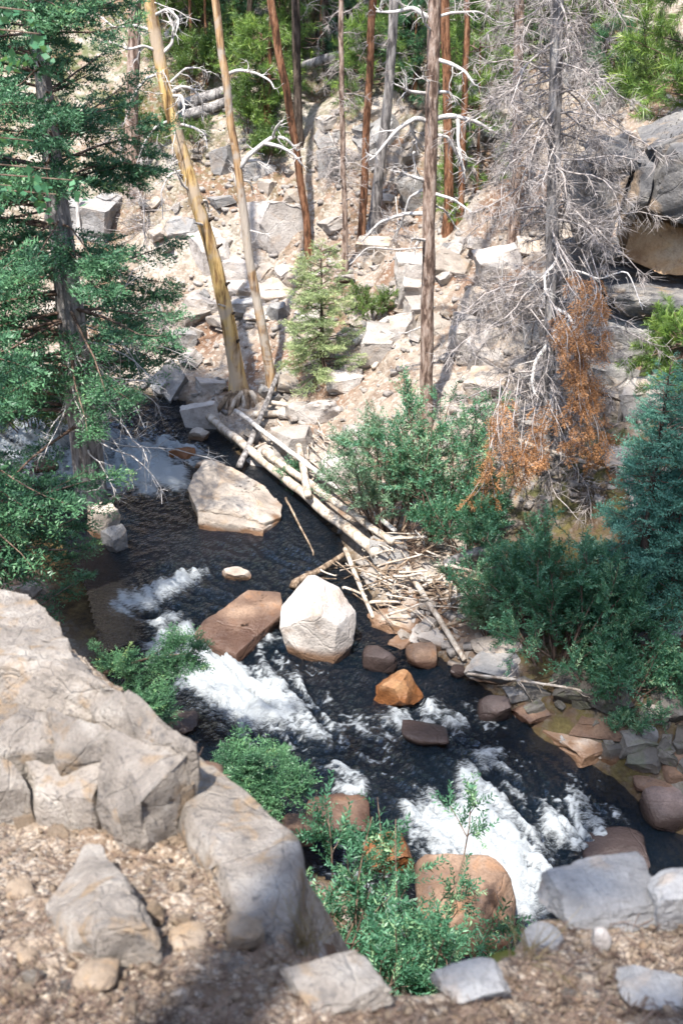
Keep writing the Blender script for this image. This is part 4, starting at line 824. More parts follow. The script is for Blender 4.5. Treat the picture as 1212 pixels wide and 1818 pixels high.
# T2, the thin one beside it
T2, P2 = trunk_tree('dead_pine', 'slender crooked trunk right of the thick leaning one, orange above', [(490, 700), (470, 600), (452, 520), (438, 430), (426, 330), (412, 230), (400, 140), (390, 60), (382, 0)], [24, 20, 18, 16, 15, 14, 13, 12], 'thinleaner', seed=2, flare=1.2)
for i, (p, w) in enumerate([([(424, 300), (440, 276), (465, 258), (485, 243), (510, 246), (528, 268)], 9), ([(470, 256), (495, 262), (520, 275), (536, 292)], 7), ([(432, 286), (455, 286), (482, 300)], 6), ([(399, 136), (425, 126), (455, 130), (478, 142), (486, 158)], 6), ([(426, 318), (444, 322), (450, 345)], 4), ([(485, 243), (492, 228), (502, 215)], 5), ([(425, 330), (420, 312), (424, 290)], 10), ([(440, 410), (470, 415), (485, 412)], 3)]):
    dead_branch(T2, p, w, 'silver', 60 + i, -.2 if i % 2 else .15, 6, .3)
# T3..T9 and background stems
T3, P3_ = trunk_tree('pine_tree', 'straight orange-barked trunk above the largest slab', [(553, 452), (545, 400), (525, 260), (508, 160), (492, 80), (480, 0)], [17, 16, 16, 15, 15], 'redbark', seed=3)
T4, P4 = trunk_tree('pine_tree', 'dark brown trunk behind the orange-barked one', [(530, 252), (529, 180), (526, 90), (524, 0)], [19, 18, 18], 'darkbark', seed=4)
T5, P5 = trunk_tree('dead_pine', 'very thin grey trunk with hair-fine twigs', [(615, 490), (612, 380), (608, 240), (606, 120), (606, 0)], [12, 11, 10, 9], 'brownbark', seed=5)
T6, P6 = trunk_tree('pine_tree', 'reddish trunk leaning beside the very thin grey one', [(640, 445), (646, 330), (652, 200), (658, 80), (662, 0)], [18, 16, 15, 14], 'redbark', seed=6)
T7, P7 = trunk_tree('dead_pine', 'grey leaning trunk right of the reddish one', [(655, 412), (672, 310), (684, 220), (694, 100), (699, 0)], [24, 21, 19, 17], 'greybark', seed=7)
T8, P8 = trunk_tree('dead_pine', 'tall straight trunk with curling silver branches mid-hillside', [(757, 760), (757, 640), (760, 480), (763, 320), (767, 160), (770, 0)], [28, 27, 26, 25, 23, 22], 'brownbark', seed=8, flare=1.15, k=16)
for i, (p, w) in enumerate([([(765, 214), (800, 206), (848, 218), (890, 246)], 9), ([(758, 216), (735, 211), (700, 232), (668, 270), (656, 284)], 8), ([(726, 213), (733, 240), (752, 266)], 6), ([(812, 212), (814, 250), (826, 302)], 6), ([(770, 238), (797, 240), (816, 276), (825, 326)], 6), ([(758, 164), (728, 163), (702, 150)], 6), ([(766, 162), (798, 164), (815, 186)], 6), ([(770, 102), (800, 112), (824, 126), (842, 152)], 7),
        ([(762, 32), (735, 14), (702, 20), (668, 20)], 8), ([(754, 322), (726, 312), (694, 302)], 6), ([(757, 380), (716, 380), (672, 396), (640, 430)], 7), ([(764, 342), (800, 354), (836, 380)], 6), ([(752, 336), (726, 350), (714, 388), (704, 416)], 5), ([(756, 428), (730, 424)], 6), ([(764, 362), (790, 372), (815, 412)], 4), ([(766, 150), (752, 140), (748, 120)], 4), ([(735, 270), (738, 300), (750, 325)], 4), ([(757, 440), (700, 445), (650, 440), (620, 470)], 3), ([(768, 30), (800, 20), (850, 18), (890, 40)], 5), ([(768, 60), (752, 45), (742, 10)], 4), ([(756, 575), (720, 590), (690, 592)], 3)]):
    dead_branch(T8, p, w, 'silver', 90 + i, -.35 if i % 2 else .25, 6, .35)
T9, P9 = trunk_tree('pine_tree', 'orange trunk standing behind the tall straight one', [(797, 412), (796, 300), (793, 160), (790, 0)], [21, 19, 18], 'redbark', seed=9)
T9b, _ = trunk_tree('pine_tree', 'short reddish trunk right of the orange one', [(815, 392), (820, 320), (822, 240), (826, 100)], [15, 14, 12], 'redbark', seed=10, ext=2)
T10, P10 = trunk_tree('dead_pine', 'pinkish trunk among grey twigs', [(915, 430), (916, 300), (918, 160), (921, 0)], [22, 21, 19], 'brownbark', seed=11)
T11, P11 = trunk_tree('dead_spruce', 'large dead spruce hung with grey twigs and orange needles', [(972, 800), (975, 620), (980, 400), (985, 200), (988, 0)], [27, 26, 25, 23], 'greybark', seed=12)
for k, (p, w, mt, lab) in enumerate([([(1016, 105), (1018, 50), (1019, 0)], [20, 19], 'darkbark', 'dark trunk nearest the dead spruce top'), ([(1046, 90), (1045, 40), (1044, 0)], [16, 15], 'darkbark', 'dark trunk at the upper edge beside grey rock'), ([(477, 232), (478, 130), (480, 60)], [10, 8], 'redbark', 'thin red sapling stem below the young pine'), ([(706, 150), (708, 80), (710, 0)], [14, 13], 'darkbark', 'dark background trunk behind the grey leaning one'), ([(240, 330), (232, 240), (236, 120), (240, 0)], [30, 26, 22], 'brownbark', 'broken grey-barked snag behind the spruce boughs'), ([(366, 150), (366, 80), (364, 0)], [5, 5], 'redbark', 'pencil-thin stem between the two leaning trunks'), ([(140, 425), (138, 370), (135, 325)], [12, 9], 'silver', 'short pale dead stem in the spruce gap'),
        ([(1080, 150), (1078, 60), (1076, 0)], [12, 11], 'darkbark', 'dark trunk beside the pine crown'), ([(580, 130), (578, 60), (577, 0)], [14, 12], 'darkbark', 'dark trunk above the dusty slope'), ([(870, 110), (868, 50), (866, 0)], [15, 13], 'redbark', 'reddish trunk at the top of the thicket'), ([(440, 90), (441, 40), (443, 0)], [12, 11], 'darkbark', 'dark trunk above the fallen logs'), ([(640, 100), (641, 50), (640, 0)], [13, 12], 'redbark', 'brown trunk above the crossing logs')]):
    Tb, Pb = trunk_tree('snag' if 'snag' in lab or 'dead' in lab.split()[1:3] else 'pine_tree', lab, p, w, mt, seed=130 + k, ext=0 if 'short' in lab else 4)
    if k in (0, 1, 3, 7, 8, 9, 11): twig_cloud(Tb, Pb, 34, .1, .6, .8, .6, 'twig', 290 + k, -.4, 7, 7, .008, .5)
# twig hazes
twig_cloud(T11, P11, 170, .05, .82, 1.5, .95, 'twig', 201, -.75, 14, 15, .013, .5)
twig_cloud(T10, P10, 80, .10, .75, .75, .5, 'twig', 202, -.5, 9, 9, .009, .5)
twig_cloud(T5, P5, 60, .06, .75, .55, .35, 'twig', 203, -.6, 8, 8, .008, .5)
twig_cloud(T6, P6, 20, .1, .7, .4, .35, 'twig', 204, -.6, 6, 4, .006, .5)
twig_cloud(T7, P7, 24, .1, .75, .6, .45, 'twig', 205, -.4, 7, 8, .008, .5)
twig_cloud(T1, P1, 34, .35, .8, .7, .6, 'silver', 206, -.5, 7, 4, .009, .55, name='twigs')
for k, (px, py, L0, n, lab) in enumerate([(255, 415, .9, 26, 'tangle of dead grey brush in the spruce gap'), (285, 590, .8, 26, 'grey dead brush by the scree left of the leaning trunk'), (215, 300, .9, 22, 'dead grey brush at the broken snag foot'), (600, 330, .8, 20, 'wispy dead brush on the dusty upper slope'), (700, 425, .5, 14, 'dead twigs at the grey leaning trunk foot'), (745, 985, .35, 14, 'bare brown twigs under the feathery shrub'), (1020, 250, .9, 26, 'grey dead brush above the dark cliff'), (880, 560, .7, 24, 'grey dead twigs on the pale slabs behind the dead spruce')]):
    B = hit(px, py); T = thing('dead_brush', B, lab, 'brush', 'dead brush'); r_b = np.random.default_rng(260 + k)
    V, F = limb([B - [0, 0, .1], B + [.05, 0, L0 * .5], B + r_b.normal(0, .12, 3) + [0, 0, L0 * .9]], [.02, .014, .006], 12, 6, k); mk('stem', V, F, M['silver'], T, True)
    twig_cloud(T, np.array([B, B + [0, 0, L0 * .8]]), n, .05, 1, L0, L0 * .7, 'twig' if k != 5 else 'browntwig', 270 + k, -.3, 9, 7, .009, .6, name='twigs')[0]['kind'] = 'stuff'
# orange needles that still hang on the dead spruce
ro = np.random.default_rng(210); f = Bag(); Y = T11['Y']
for (px, py, rx, ry, n) in [(1040, 575, 40, 55, 6), (1065, 600, 25, 50, 3), (1000, 640, 35, 40, 4), (1035, 690, 38, 75, 8), (1050, 740, 30, 70, 6), (1020, 790, 30, 40, 4), (890, 800, 30, 60, 6), (865, 850, 26, 55, 5), (955, 800, 24, 35, 4), (930, 830, 30, 40, 3), (1075, 800, 18, 40, 2)]:
    for k in range(n):
        A = at(px + ro.normal(0, .5) * rx, py - ry * .7 + ro.normal(0, .25) * ry, Y - 1.25 + ro.normal(0, .14)); C = at(px + ro.normal(0, .7) * rx, py + ry * (.5 + .4 * ro.random()), Y - 1.35 + ro.normal(0, .14)); root = A + np.array([(.35 if px < 975 else -.3) * ro.random(), .8, .25])
        P = resample([root, A, (A + C) / 2 + ro.normal(0, .06, 3), C], 12); V, F = limb(P, [.006, .005, .003], 12, 5, k); mk('branch', V, F, M['twig'], T11, True)
        st, d, t = kids(P[None], 13, .3, 1., .7, ro); plant_on(f, SPRLO, st, d + [0, 0, -.6], ro.uniform(.10, .20, len(st)), ro, None, 1., .4)
f.mk('needles', M['rustneedle'], T11)
for i, (p, wd_) in enumerate([([(975, 420), (992, 440), (985, 470), (965, 490), (968, 520)], 8), ([(975, 600), (950, 640), (945, 680), (950, 700)], 8), ([(975, 690), (982, 730), (965, 770), (955, 800)], 8), ([(978, 540), (1010, 560), (1030, 610), (1045, 640)], 7), ([(1005, 670), (1060, 700), (1100, 712)], 8), ([(975, 780), (930, 800), (930, 840), (935, 860)], 6), ([(978, 480), (1030, 480), (1060, 500), (1110, 480), (1140, 550)], 4)]):
    dead_branch(T11, p, wd_, 'silver' if i != 4 else 'darkbark', 230 + i, -.7, 7, .35)

# ------------------------------------------------------------------ living conifers in place
conifer('young_fir', 'young sunlit yellow-green fir between the leaning trunks and tall trunk', hit(572, 672), 1.95, .56, M['youngspruce'], 401, .05, .115, 6, None, SPRLO, .23, 15, -.4, .1, shape=.6, t0=.1)
Bs = hit(1128, 1075); conifer('blue_spruce', 'blue-green spruce sapling with tiered boughs, left of two', Bs, 2.7, .72, M['bluespruce'], 402, .05, .17, 7, 'blue spruces on the right bank', SPRLO, .25, 17, -.25, .1, shape=.85, t0=.15)
Bs = hit(1192, 1040); conifer('blue_spruce', 'taller darker blue-green spruce at the right edge, behind the sapling', Bs, 2.8, .85, M['bluespruce'], 403, .05, .18, 7, 'blue spruces on the right bank', SPRLO, .27, 15, -.25, .1, shape=.8, t0=-.05)
# the big spruce of the near bank, its trunk in the water's edge
def gapkeep(P, r):
    a, b_, _ = proj(P[:, -1]); a2, b2, _ = proj(P[:, 4])
    bad = ((a > 60) & (b_ > 335) & (b_ < 418)) | ((a2 > 90) & (b2 > 340) & (b2 < 410)) | ((b_ > 770) & (a > 100)) | ((b_ > 640) & (a > 235)) | (a > 320) | ((b_ < 200) & (a > 255)) | ((b2 < 230) & (a2 > 262)) | ((b_ > 690) & (a < 95) & (r.random(len(a)) < .6))
    return ~bad
Bs = hit(165, 900); SP1 = conifer('spruce_tree', 'big dark spruce on the near bank, grey trunk at the water', Bs, 7.4, 2.5, M['spruce'], 404, .16, .18, 8, None, SPRLO, .40, 10, -.55, .08, .17, keep=gapkeep, shape=.55, bark='greybark')
def k2(P, r):
    a, b_, c = proj(P[:, -1]); a2, b2, _ = proj(P[:, 4])
    return ~(((a > 205) & (b_ < 1125)) | ((a > 60) & (b_ > 300) & (b_ < 800)) | ((a > 120) & (b_ <= 300)) | ((b_ > 1110) & (a < 240)) | (b_ > 1160))
Bs = np.array([-3.45, 8.7, 0]); Bs[2] = qsurf(Bs[:1], Bs[1:2])[0]
SP2 = conifer('spruce_tree', 'nearer spruce reaching in from the left edge above the outcrop', Bs, 5.2, 2.2, M['spruce'], 405, .10, .19, 7, None, SPRLO, .36, 11, -.6, .05, .12, keep=k2, shape=.45)
# two unseen pines added to shade the right bank and the right of the ledge
SHADES = []
for (x, y, H, r0, lab) in ((-1.3, -.8, 22., .15, 'tall pine on the bank left of the viewpoint'), (-.35, -1.6, 11.0, .10, 'pine on the bank behind the viewpoint')):
    SB = np.array([x, y, plane(x, y)]); T = thing('pine_tree', SB, lab, 'tree')
    PP = np.array([SB - [0, 0, .2], SB + [0, 0, H * .5], SB + [.1, 0, H]]); V, F = limb(PP, [r0, r0 * .8, r0 * .2], 24, 10, 7); mk('trunk', V, F, M['redbark'], T, True); SHADES.append((T, PP))
# hanging dead twigs of the spruces
Tq, Pq = SP1, np.array([np.array(SP1.location) + [0, 0, .8], np.array(SP1.location) + [0, 0, 2.4]])
twig_cloud(SP1, Pq, 26, 0, 1, 1.6, 1.3, 'silver', 206, -1.1, 7, 4, .013, .55, az=(-1.9, .4), name='dead_branches')
# low boughs at the near waterside
def bough(name, label, pts, seed, mat, w=.012, n=60, sc=.22, spread=.22, Ys=None, cat='fir'):
    r = np.random.default_rng(seed); P = resample(pts, 14); T = thing(name, P[0], label, cat)
    V, F = limb(P, [w * 1.6, w, w * .3], 14, 6, seed); mk('stem', V, F, M['browntwig'], T, True)
    st, d, t = kids(P[None], 14, .1, .95, .8, r, .5); G = gen(st, d, spread * (1.3 - t) * r.uniform(1.0, 2.0, len(t)), 6, .25, .0, r); b = Bag(); b.add(*tubes(G, taper(len(G), w * .4, w * .15, 6), 3)); b.mk('twigs', M['browntwig'], T)
    G = np.concatenate([G, resample(P, 6)[None]]); st, d, t = kids(G, n // 6, .15, 1., .6, r, .5); f = Bag(); plant_on(f, SPR, st, d + [0, 0, .1], sc * r.uniform(.6, 1.2, len(st)), r, None, .5, .25, .05); f.mk('foliage', M[mat], T); return T
A = hit(150, 1250); bough('fir_sapling', 'dark green fir bough reaching over the rapids beside the outcrop', [at(120, 1215, 8.4), at(200, 1190, 8.3), at(270, 1165, 8.2), at(350, 1160, 8.1)], 501, 'spruce', .014, 100, .2, .24)
bough('fir_sapling', 'low spreading fir hugging the bank above the grey slab', [at(330, 1400, 6.7), at(400, 1375, 6.65), at(470, 1385, 6.6), at(530, 1410, 6.5)], 502, 'youngdark' if 'youngdark' in M else 'spruce', .014, 110, .2, .22)
bough('fir_sapling', 'small dark fir sprig below the bough over the rapids', [at(230, 1290, 7.3), at(260, 1270, 7.3), at(285, 1240, 7.3)], 503, 'spruce', .010, 50, .16, .13)

# ------------------------------------------------------------------ leafy shrubs
def shrub(name, label, base, H, rad, mat, seed, stems=16, shoots=900, sc=.2, lean=(0, 0), tpl=None, group=None, stemmat='browntwig', t0=0., cat='shrub', up=.9, ny=.8):
    r = np.random.default_rng(seed); base = np.asarray(base, float); T = thing(name, base, label, cat, group); tpl = tpl or LEAF
    a = r.uniform(0, 6.283, stems); q = np.sqrt(r.random(stems)); d = np.stack([np.cos(a) * q * rad / H + lean[0], np.sin(a) * q * rad / H * ny + lean[1], np.full(stems, up)], 1)
    st = base + np.stack([np.cos(a) * q * rad * .25, np.sin(a) * q * rad * .2, 0 * a - .05], 1); P = gen(st, d, H * r.uniform(.65, 1.08, stems), 10, .35, .1, r)
    b = Bag(); b.add(*tubes(P, taper(stems, .011 * H ** .5, .003, 10), 5)); n1 = 7
    s1, d1, t1 = kids(P, n1, .25, 1., .75, r); G = gen(s1, d1, H * .34 * (1.2 - t1) * r.uniform(.6, 1.2, len(t1)), 7, .4, .15, r); b.add(*tubes(G, taper(len(G), .005, .002, 7), 3)); b.mk('stems', M[stemmat], T)
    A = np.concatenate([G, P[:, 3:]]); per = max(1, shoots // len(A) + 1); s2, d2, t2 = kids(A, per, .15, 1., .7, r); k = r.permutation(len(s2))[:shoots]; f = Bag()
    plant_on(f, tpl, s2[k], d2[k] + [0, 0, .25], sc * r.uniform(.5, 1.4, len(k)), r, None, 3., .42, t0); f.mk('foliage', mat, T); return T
shrub('willow_shrub', 'silvery pale-green shrub left of the tall trunk foot', hit(690, 955), 1.6, .75, M['paleshrub'], 601, 22, 1150, .16, (-.08, .1))
shrub('willow_shrub', 'green feathery shrub growing around the tall trunk foot', hit(775, 950), 1.9, .55, M['willow'], 602, 18, 1100, .17, (.0, .1), t0=.4)
shrub('willow_shrub', 'low dark shrub under the orange needles, above the log jam', hit(835, 985), 1.0, .62, M['willow'], 603, 14, 1000, .17, (0, .1), t0=.1)
shrub('willow_shrub', 'broad dark green willow on the right bank', hit(985, 1175), 1.4, .8, M['willow'], 604, 24, 1900, .16, (0, .12), t0=.05)
shrub('willow_shrub', 'willow between the log jam and the broad dark one', hit(905, 1105), 1.05, .5, M['willow'], 605, 16, 900, .16, (0, .1), t0=.2)
shrub('willow_shrub', 'shaded willow at the foot of the blue spruces', hit(1085, 1150), .85, .55, M['willow'], 606, 16, 800, .16, (0, .1), t0=-.05)
shrub('willow_shrub', 'small leafy shrub draped over the mottled grey boulder', hit(1100, 1245), .75, .5, M['willow'], 607, 14, 620, .16, (0, .1), t0=.1)
shrub('willow_shrub', 'little leafy shrub against the bank stones at the frame edge', hit(1060, 1225), .6, .35, M['willow'], 608, 10, 300, .15, (0, .1), t0=.15)
shrub('willow_shrub', 'bushy green willow under the foreground ledge beside the cascade', [.12, 4.7, .1], 2.0, 1.12, M['willow'], 609, 50, 4000, .165, (-.02, .06), t0=.22, ny=.8)
shrub('willow_shrub', 'bright little plant beneath the fallen logs', hit(520, 862), .35, .25, M['willow'], 610, 8, 160, .14, t0=.3)
shrub('willow_shrub', 'pale low bush right of the young fir', hit(662, 565), .5, .4, M['understory'], 611, 12, 380, .14, t0=.1)
shrub('willow_shrub', 'grey-leaved shrub at the end of the driftwood', hit(865, 1130), .5, .3, M['paleshrub'], 612, 9, 220, .14, t0=-.1)
shrub('willow_shrub', 'yellow-green clump under the spruce by the upper rapids', hit(55, 765), .9, .7, M['understory'], 613, 12, 500, .18)
UND = []
for i, (px, py, H, rd, lab) in enumerate([(345, 150, 1.0, .9, 'right of the thick leaning trunk'), (440, 230, .9, .7, 'under the young green pine'), (420, 140, 1.0, .8, 'beside the slender crooked trunk'), (560, 60, 1.2, 1.0, 'right of the dark brown trunk'), (480, 290, .6, .4, 'at the dead crooked branch'), (690, 120, .9, .8, 'between grey and tall trunks'), (620, 60, 1.2, 1., 'behind the very thin grey trunk'), (830, 130, 1.1, .8, 'right of the orange trunk'),
        (900, 100, 1.0, .8, 'beside the pinkish trunk'), (960, 60, 1.2, .9, 'left of the dead spruce top'), (740, 70, 1., .9, 'behind the tall trunk top'), (300, 60, 1.1, .9, 'behind the thick leaning trunk top'), (380, 60, 1.0, .9, 'behind the slender trunk top'), (500, 30, 1.3, 1., 'behind the orange-barked trunk top'), (1050, 60, 1.2, .9, 'among the dark top trunks'), (350, 260, .5, .5, 'below the fallen logs'), (1130, 190, .9, .8, 'under the right pine crown'),
        (260, 260, .9, .8, 'at the broken snag foot'), (420, 30, 1.2, 1.0, 'at the top edge above the fallen logs'), (850, 40, 1.2, 1.0, 'at the top edge of the thicket'), (680, 30, 1.2, 1.0, 'at the top edge by the grey leaning trunk')]):
    if i < 5: proto_ = shrub('understory_shrub', 'leafy green understory shrub ' + lab, hit(px, py), H, rd, M['understory'], 640 + i, 10, 420, .22, group='understory on the upper slope', t0=-.05); UND.append(proto_)
    else:
        src = UND[i % 5]; o = src.copy(); COL.objects.link(o); o.location = hit(px, py); o.rotation_euler.z = i * 1.3; k_ = H / 1.0; o.scale = (k_, k_, k_); o['label'] = 'leafy green understory shrub ' + lab
        for ch in src.children: c = ch.copy(); COL.objects.link(c); c.parent = o; c.matrix_parent_inverse = ch.matrix_parent_inverse.copy()
shrub('willow_shrub', 'small green plant on the mossy bank above the pinkish rock', hit(1190, 1275), .35, .3, M['willow'], 614, 9, 220, .13, t0=.2)
shrub('willow_shrub', 'low green plant between the dark bank rocks', hit(1120, 1300), .28, .28, M['willow'], 615, 8, 180, .12, t0=.25)
shrub('willow_shrub', 'leafy plant at the frame edge above the mossy stone', hit(1215, 1215), .55, .4, M['willow'], 616, 10, 340, .14, t0=.1)
# aspen leaves hanging in from the left edge
AB = np.array([-2.75, 5.9, 0]); AB[2] = qsurf(AB[:1], AB[1:2])[0]; AS = thing('aspen_sapling', AB, 'aspen with round leaves hanging in at the left edge', 'tree')
ra = np.random.default_rng(70); V, F = limb([AB - [0, 0, .1], AB + [.05, .1, 2], AB + [.1, 0, 4.5]], [.04, .03, .015], 20, 8, 3); mk('trunk', V, F, M['greybark'], AS, True)
ends = [at(a, b_, 6.1) for a, b_ in [(130, 320), (90, 300), (60, 250), (100, 345), (20, 330), (70, 60), (40, 130), (60, 20)]]; st = np.array([AB + [.1, 0, max(e[2] - AB[2] - .1, .5)] for e in ends]); G = np.stack([resample([a, (a + e) / 2 + [0, 0, .12], e], 8) for a, e in zip(st, ends)])
b = Bag(); b.add(*tubes(G, taper(len(G), .008, .003, 8), 4)); b.mk('branches', M['browntwig'], AS); s1, d1, t1 = kids(G, 7, .4, 1., .8, ra); f = Bag(); plant_on(f, ROUND, s1, d1 + [0, 0, -.3], ra.uniform(.14, .22, len(s1)), ra, None, 3, .3); f.mk('crown', M['aspen'], AS)

# ------------------------------------------------------------------ pines with tufted needles
def pine_crown(T, P, n, t0, t1, L0, L1, seed, mat='pine', n1=6, tpl=None, sc=.16, droop=.1, per=4, keep=None, az=None):
    r = np.random.default_rng(seed); Q = resample(P, 30); u = r.uniform(t0, t1, n); i = u * 29; a = np.minimum(i.astype(int), 28); st = Q[a] + (Q[a+1] - Q[a]) * (i - a)[:, None]
    th = r.uniform(0, 6.283, n) if az is None else r.uniform(*az, n); d = np.stack([np.cos(th), np.sin(th), r.normal(.12, .2, n)], 1); L = np.interp(u, [t0, t1], [L0, L1]) * r.uniform(.6, 1.1, n); G = gen(st, d, L, 8, .3, droop, r)
    if keep is not None: G = G[keep(G)]
    b = Bag(); b.add(*tubes(G, taper(len(G), .014, .004, 8), 4)); s1, d1, t = kids(G, n1, .3, 1., .75, r, .4); G1 = gen(s1, d1, .3 * r.uniform(.5, 1.3, len(s1)), 5, .3, .3, r); b.add(*tubes(G1, taper(len(G1), .005, .003, 5), 3)); b.mk('branches', M['browntwig'], T)
    s2, d2, t = kids(G1, per, .3, 1., .35, r); f = Bag(); plant_on(f, tpl or TUFLO, s2, d2 + [0, 0, .15], sc * r.uniform(.7, 1.2, len(s2)), r, None, 3., .3); plant_on(f, tpl or TUFLO, G1[:, -1], G1[:, -1] - G1[:, -3], sc, r, None, 3., .3, .15); return f.mk('crown', M[mat], T)
B = hit(470, 230); T, P = trunk_tree('young_pine', 'young green pine beside the orange-barked trunk', [(470, 232), (468, 150), (464, 60)], [8, 6, 4], 'redbark', 0, None, 301); pine_crown(T, P, 26, .25, 1, .75, .25, 701, per=4)
T, P = trunk_tree('young_pine', 'bright yellow-green pine behind the orange trunk', [(848, 340), (850, 220), (852, 70)], [9, 7, 4], 'redbark', 0, None, 302); pine_crown(T, P, 46, .08, 1, .8, .4, 702, per=4); SAP = [T]
T, P = trunk_tree('young_pine', 'small pale green pine left of the tall trunk top', [(655, 190), (656, 120), (658, 20)], [8, 6, 4], 'redbark', 0, None, 303); pine_crown(T, P, 22, .2, 1, .7, .35, 703)
T, P = trunk_tree('young_pine', 'dark green young fir in the upper thicket', [(738, 160), (738, 90), (738, 10)], [8, 6, 4], 'redbark', 0, None, 304); pine_crown(T, P, 26, .1, 1, .6, .3, 704, 'spruce'); SAP.append(T)
T, P = trunk_tree('young_pine', 'green young pine above the fallen logs', [(340, 120), (340, 60), (338, 0)], [9, 7, 5], 'redbark', 1.5, None, 305); pine_crown(T, P, 30, .1, 1, 1.0, .4, 705)
T, P = trunk_tree('young_pine', 'green pine at the top edge between thin trunks', [(570, 110), (570, 40), (570, -40)], [9, 7, 5], 'redbark', 1, None, 306); pine_crown(T, P, 30, .1, 1, .8, .4, 706)
for k, (px, py, hpx, lab) in enumerate([(300, 50, 120, 'pine sapling at the top left behind the thick leaning trunk'), (415, 70, 110, 'pine sapling at the top edge above the fallen logs'), (505, 90, 120, 'pine sapling beside the dark brown trunk'), (610, 110, 110, 'pine sapling behind the very thin grey trunk'), (880, 150, 130, 'pine sapling left of the pinkish trunk'), (945, 90, 120, 'pine sapling between the pinkish trunk and dead spruce'), (1030, 110, 110, 'pine sapling among the dark top trunks'), (1085, 170, 130, 'pine sapling beside the upper right log'), (700, 60, 90, 'pine sapling at the top edge left of the tall trunk'), (820, 60, 90, 'pine sapling at the top edge right of the orange trunk'), (1140, 110, 130, 'pine sapling in front of the upper right pine')]):
    B = hit(px, py); src = SAP[k % 2]; o = src.copy(); COL.objects.link(o); o.location = B; o.rotation_euler.z = k * 1.7; f_ = hpx * mpp(B) / (1.6 if k % 2 else 2.2); o.scale = (f_,) * 3; o['label'] = lab; o['group'] = 'pine saplings along the top edge'
    for ch in src.children: c = ch.copy(); COL.objects.link(c); c.parent = o; c.matrix_parent_inverse = ch.matrix_parent_inverse.copy()
PB = hit(1262, 330); PP = np.array([PB - [0, 0, .1], PB + [0, 0, 2.2], PB + [.05, 0, 5.0]]); T = thing('pine_tree', PB, 'green pine whose crown leans in at the upper right', 'tree'); V, F = limb(PP, [.12, .1, .05], 24, 10, 7); mk('trunk', V, F, M['redbark'], T, True); pine_crown(T, PP, 80, .14, 1, 1.35, .9, 707, sc=.2, per=5, n1=8)
PB = hit(1235, 665); PP = np.array([PB - [0, 0, .1], PB + [-.05, 0, .25], PB + [-.1, -.1, .42]]); T = thing('young_pine', PB, 'bright yellow-green pine sprig at the right edge under the cliff', 'tree'); V, F = limb(PP, [.03, .025, .01], 16, 8, 8); mk('trunk', V, F, M['redbark'], T, True); pine_crown(T, PP, 22, .4, 1, .7, .5, 708, tpl=TUF, sc=.13, per=5, n1=6)
pine_crown(*SHADES[0], 66, .62, 1, 2.5, 1.6, 730, sc=.38, per=4, n1=6)
pine_crown(*SHADES[1], 26, .4, 1, 1.3, .7, 731, sc=.24, per=3, n1=5)
# off the top of the frame the stems carry their crowns
for k, (T, P) in enumerate([(T4, P4)]): pine_crown(T, P, 40, .62, 1, 1.2, .5, 720 + k, sc=.24, per=4)

# ------------------------------------------------------------------ fallen logs and driftwood
def log(name, label, a, b_, r0, r1, mat, seed, la=.05, lb=.05, wob=.02, group=None, cat='log', k=10, mid=None, twigs=0, rough=.1):
    A = hit(*a) + [0, 0, la]; B = hit(*b_) + [0, 0, lb]; pts = [A] + ([mid] if mid is not None else []) + [B]
    V, F = limb(pts, [r0, (r0 + r1) / 2, r1], 30, k, seed, rough, wob); C = (A + B) / 2; bag = Bag(); bag.add(V, F)
    if twigs:
        r = np.random.default_rng(seed); st, d, t = kids(resample(pts, 10)[None], twigs, .2, 1., .8, r); G = gen(st, d, .35 * r.uniform(.4, 1.3, len(t)), 7, .5, 0, r); V, F = tubes(G, taper(len(G), r1 * .6, r1 * .2, 7), 4); bag.add(V, np.concatenate([F[:, [0, 1, 2]], F[:, [0, 2, 3]]]))
    o = bag.mk(name, M[mat], None, True, loc=tuple(C)); return tag(o, label, cat, group)
log('log', 'long bleached log running from the root mass down to the jam', (352, 738), (668, 1012), .055, .07, 'drift', 801, .12, .22)
log('log', 'second pale log lying alongside the long bleached one', (470, 838), (695, 1003), .05, .042, 'drift', 802, .30, .30)
log('log', 'thin silver pole between the two parallel logs', (420, 770), (700, 985), .035, .03, 'silver', 803, .35, .32)
log('log', 'grey pole propped across the long bleached log', (425, 842), (497, 690), .045, .035, 'greybark', 804, .1, .25, .01)
log('log', 'upright pale log stub standing on the parallel logs', (548, 925), (530, 805), .05, .045, 'drift', 805, .35, .15, .01)
log('log', 'slanting pale pole dipping to the water right of the jam', (722, 1040), (824, 1186), .035, .028, 'drift', 806, .22, .10, .01)
log('log', 'white log lying flat behind the root mass', (452, 742), (585, 742), .05, .04, 'drift', 807, .05, .06)
log('log', 'weathered log above the white flat one', (470, 728), (560, 738), .035, .03, 'drift', 808, .12, .1)
log('log', 'dark wet snag bending between boulders and jam', (520, 1060), (610, 1000), .045, .03, 'driftdark', 809, .12, .12, .05)
log('log', 'thin wet branch dipping into the pool below the logs', (508, 915), (556, 990), .014, .01, 'driftdark', 810, .25, .03, .03)
log('log', 'pale stick leaning under the log jam tip', (612, 1000), (662, 1108), .03, .022, 'drift', 811, .2, .08, .02)
log('log', 'stout driftwood log on top of the tangle', (790, 1030), (862, 1010), .05, .06, 'greybark', 812, .22, .25, .03)
log('log', 'pale upright driftwood slab at the end of the tangle', (862, 1120), (886, 1020), .05, .035, 'greybark', 813, .08, .2, .02)
log('log', 'dead stick with twigs lying over the far bank stones', (828, 1222), (1030, 1258), .016, .012, 'drift', 814, .18, .2, .03, twigs=9)
log('log', 'brown branch leaning out from under the orange needles', (895, 850), (1060, 905), .03, .02, 'drift', 815, .55, .5, .03, twigs=6)
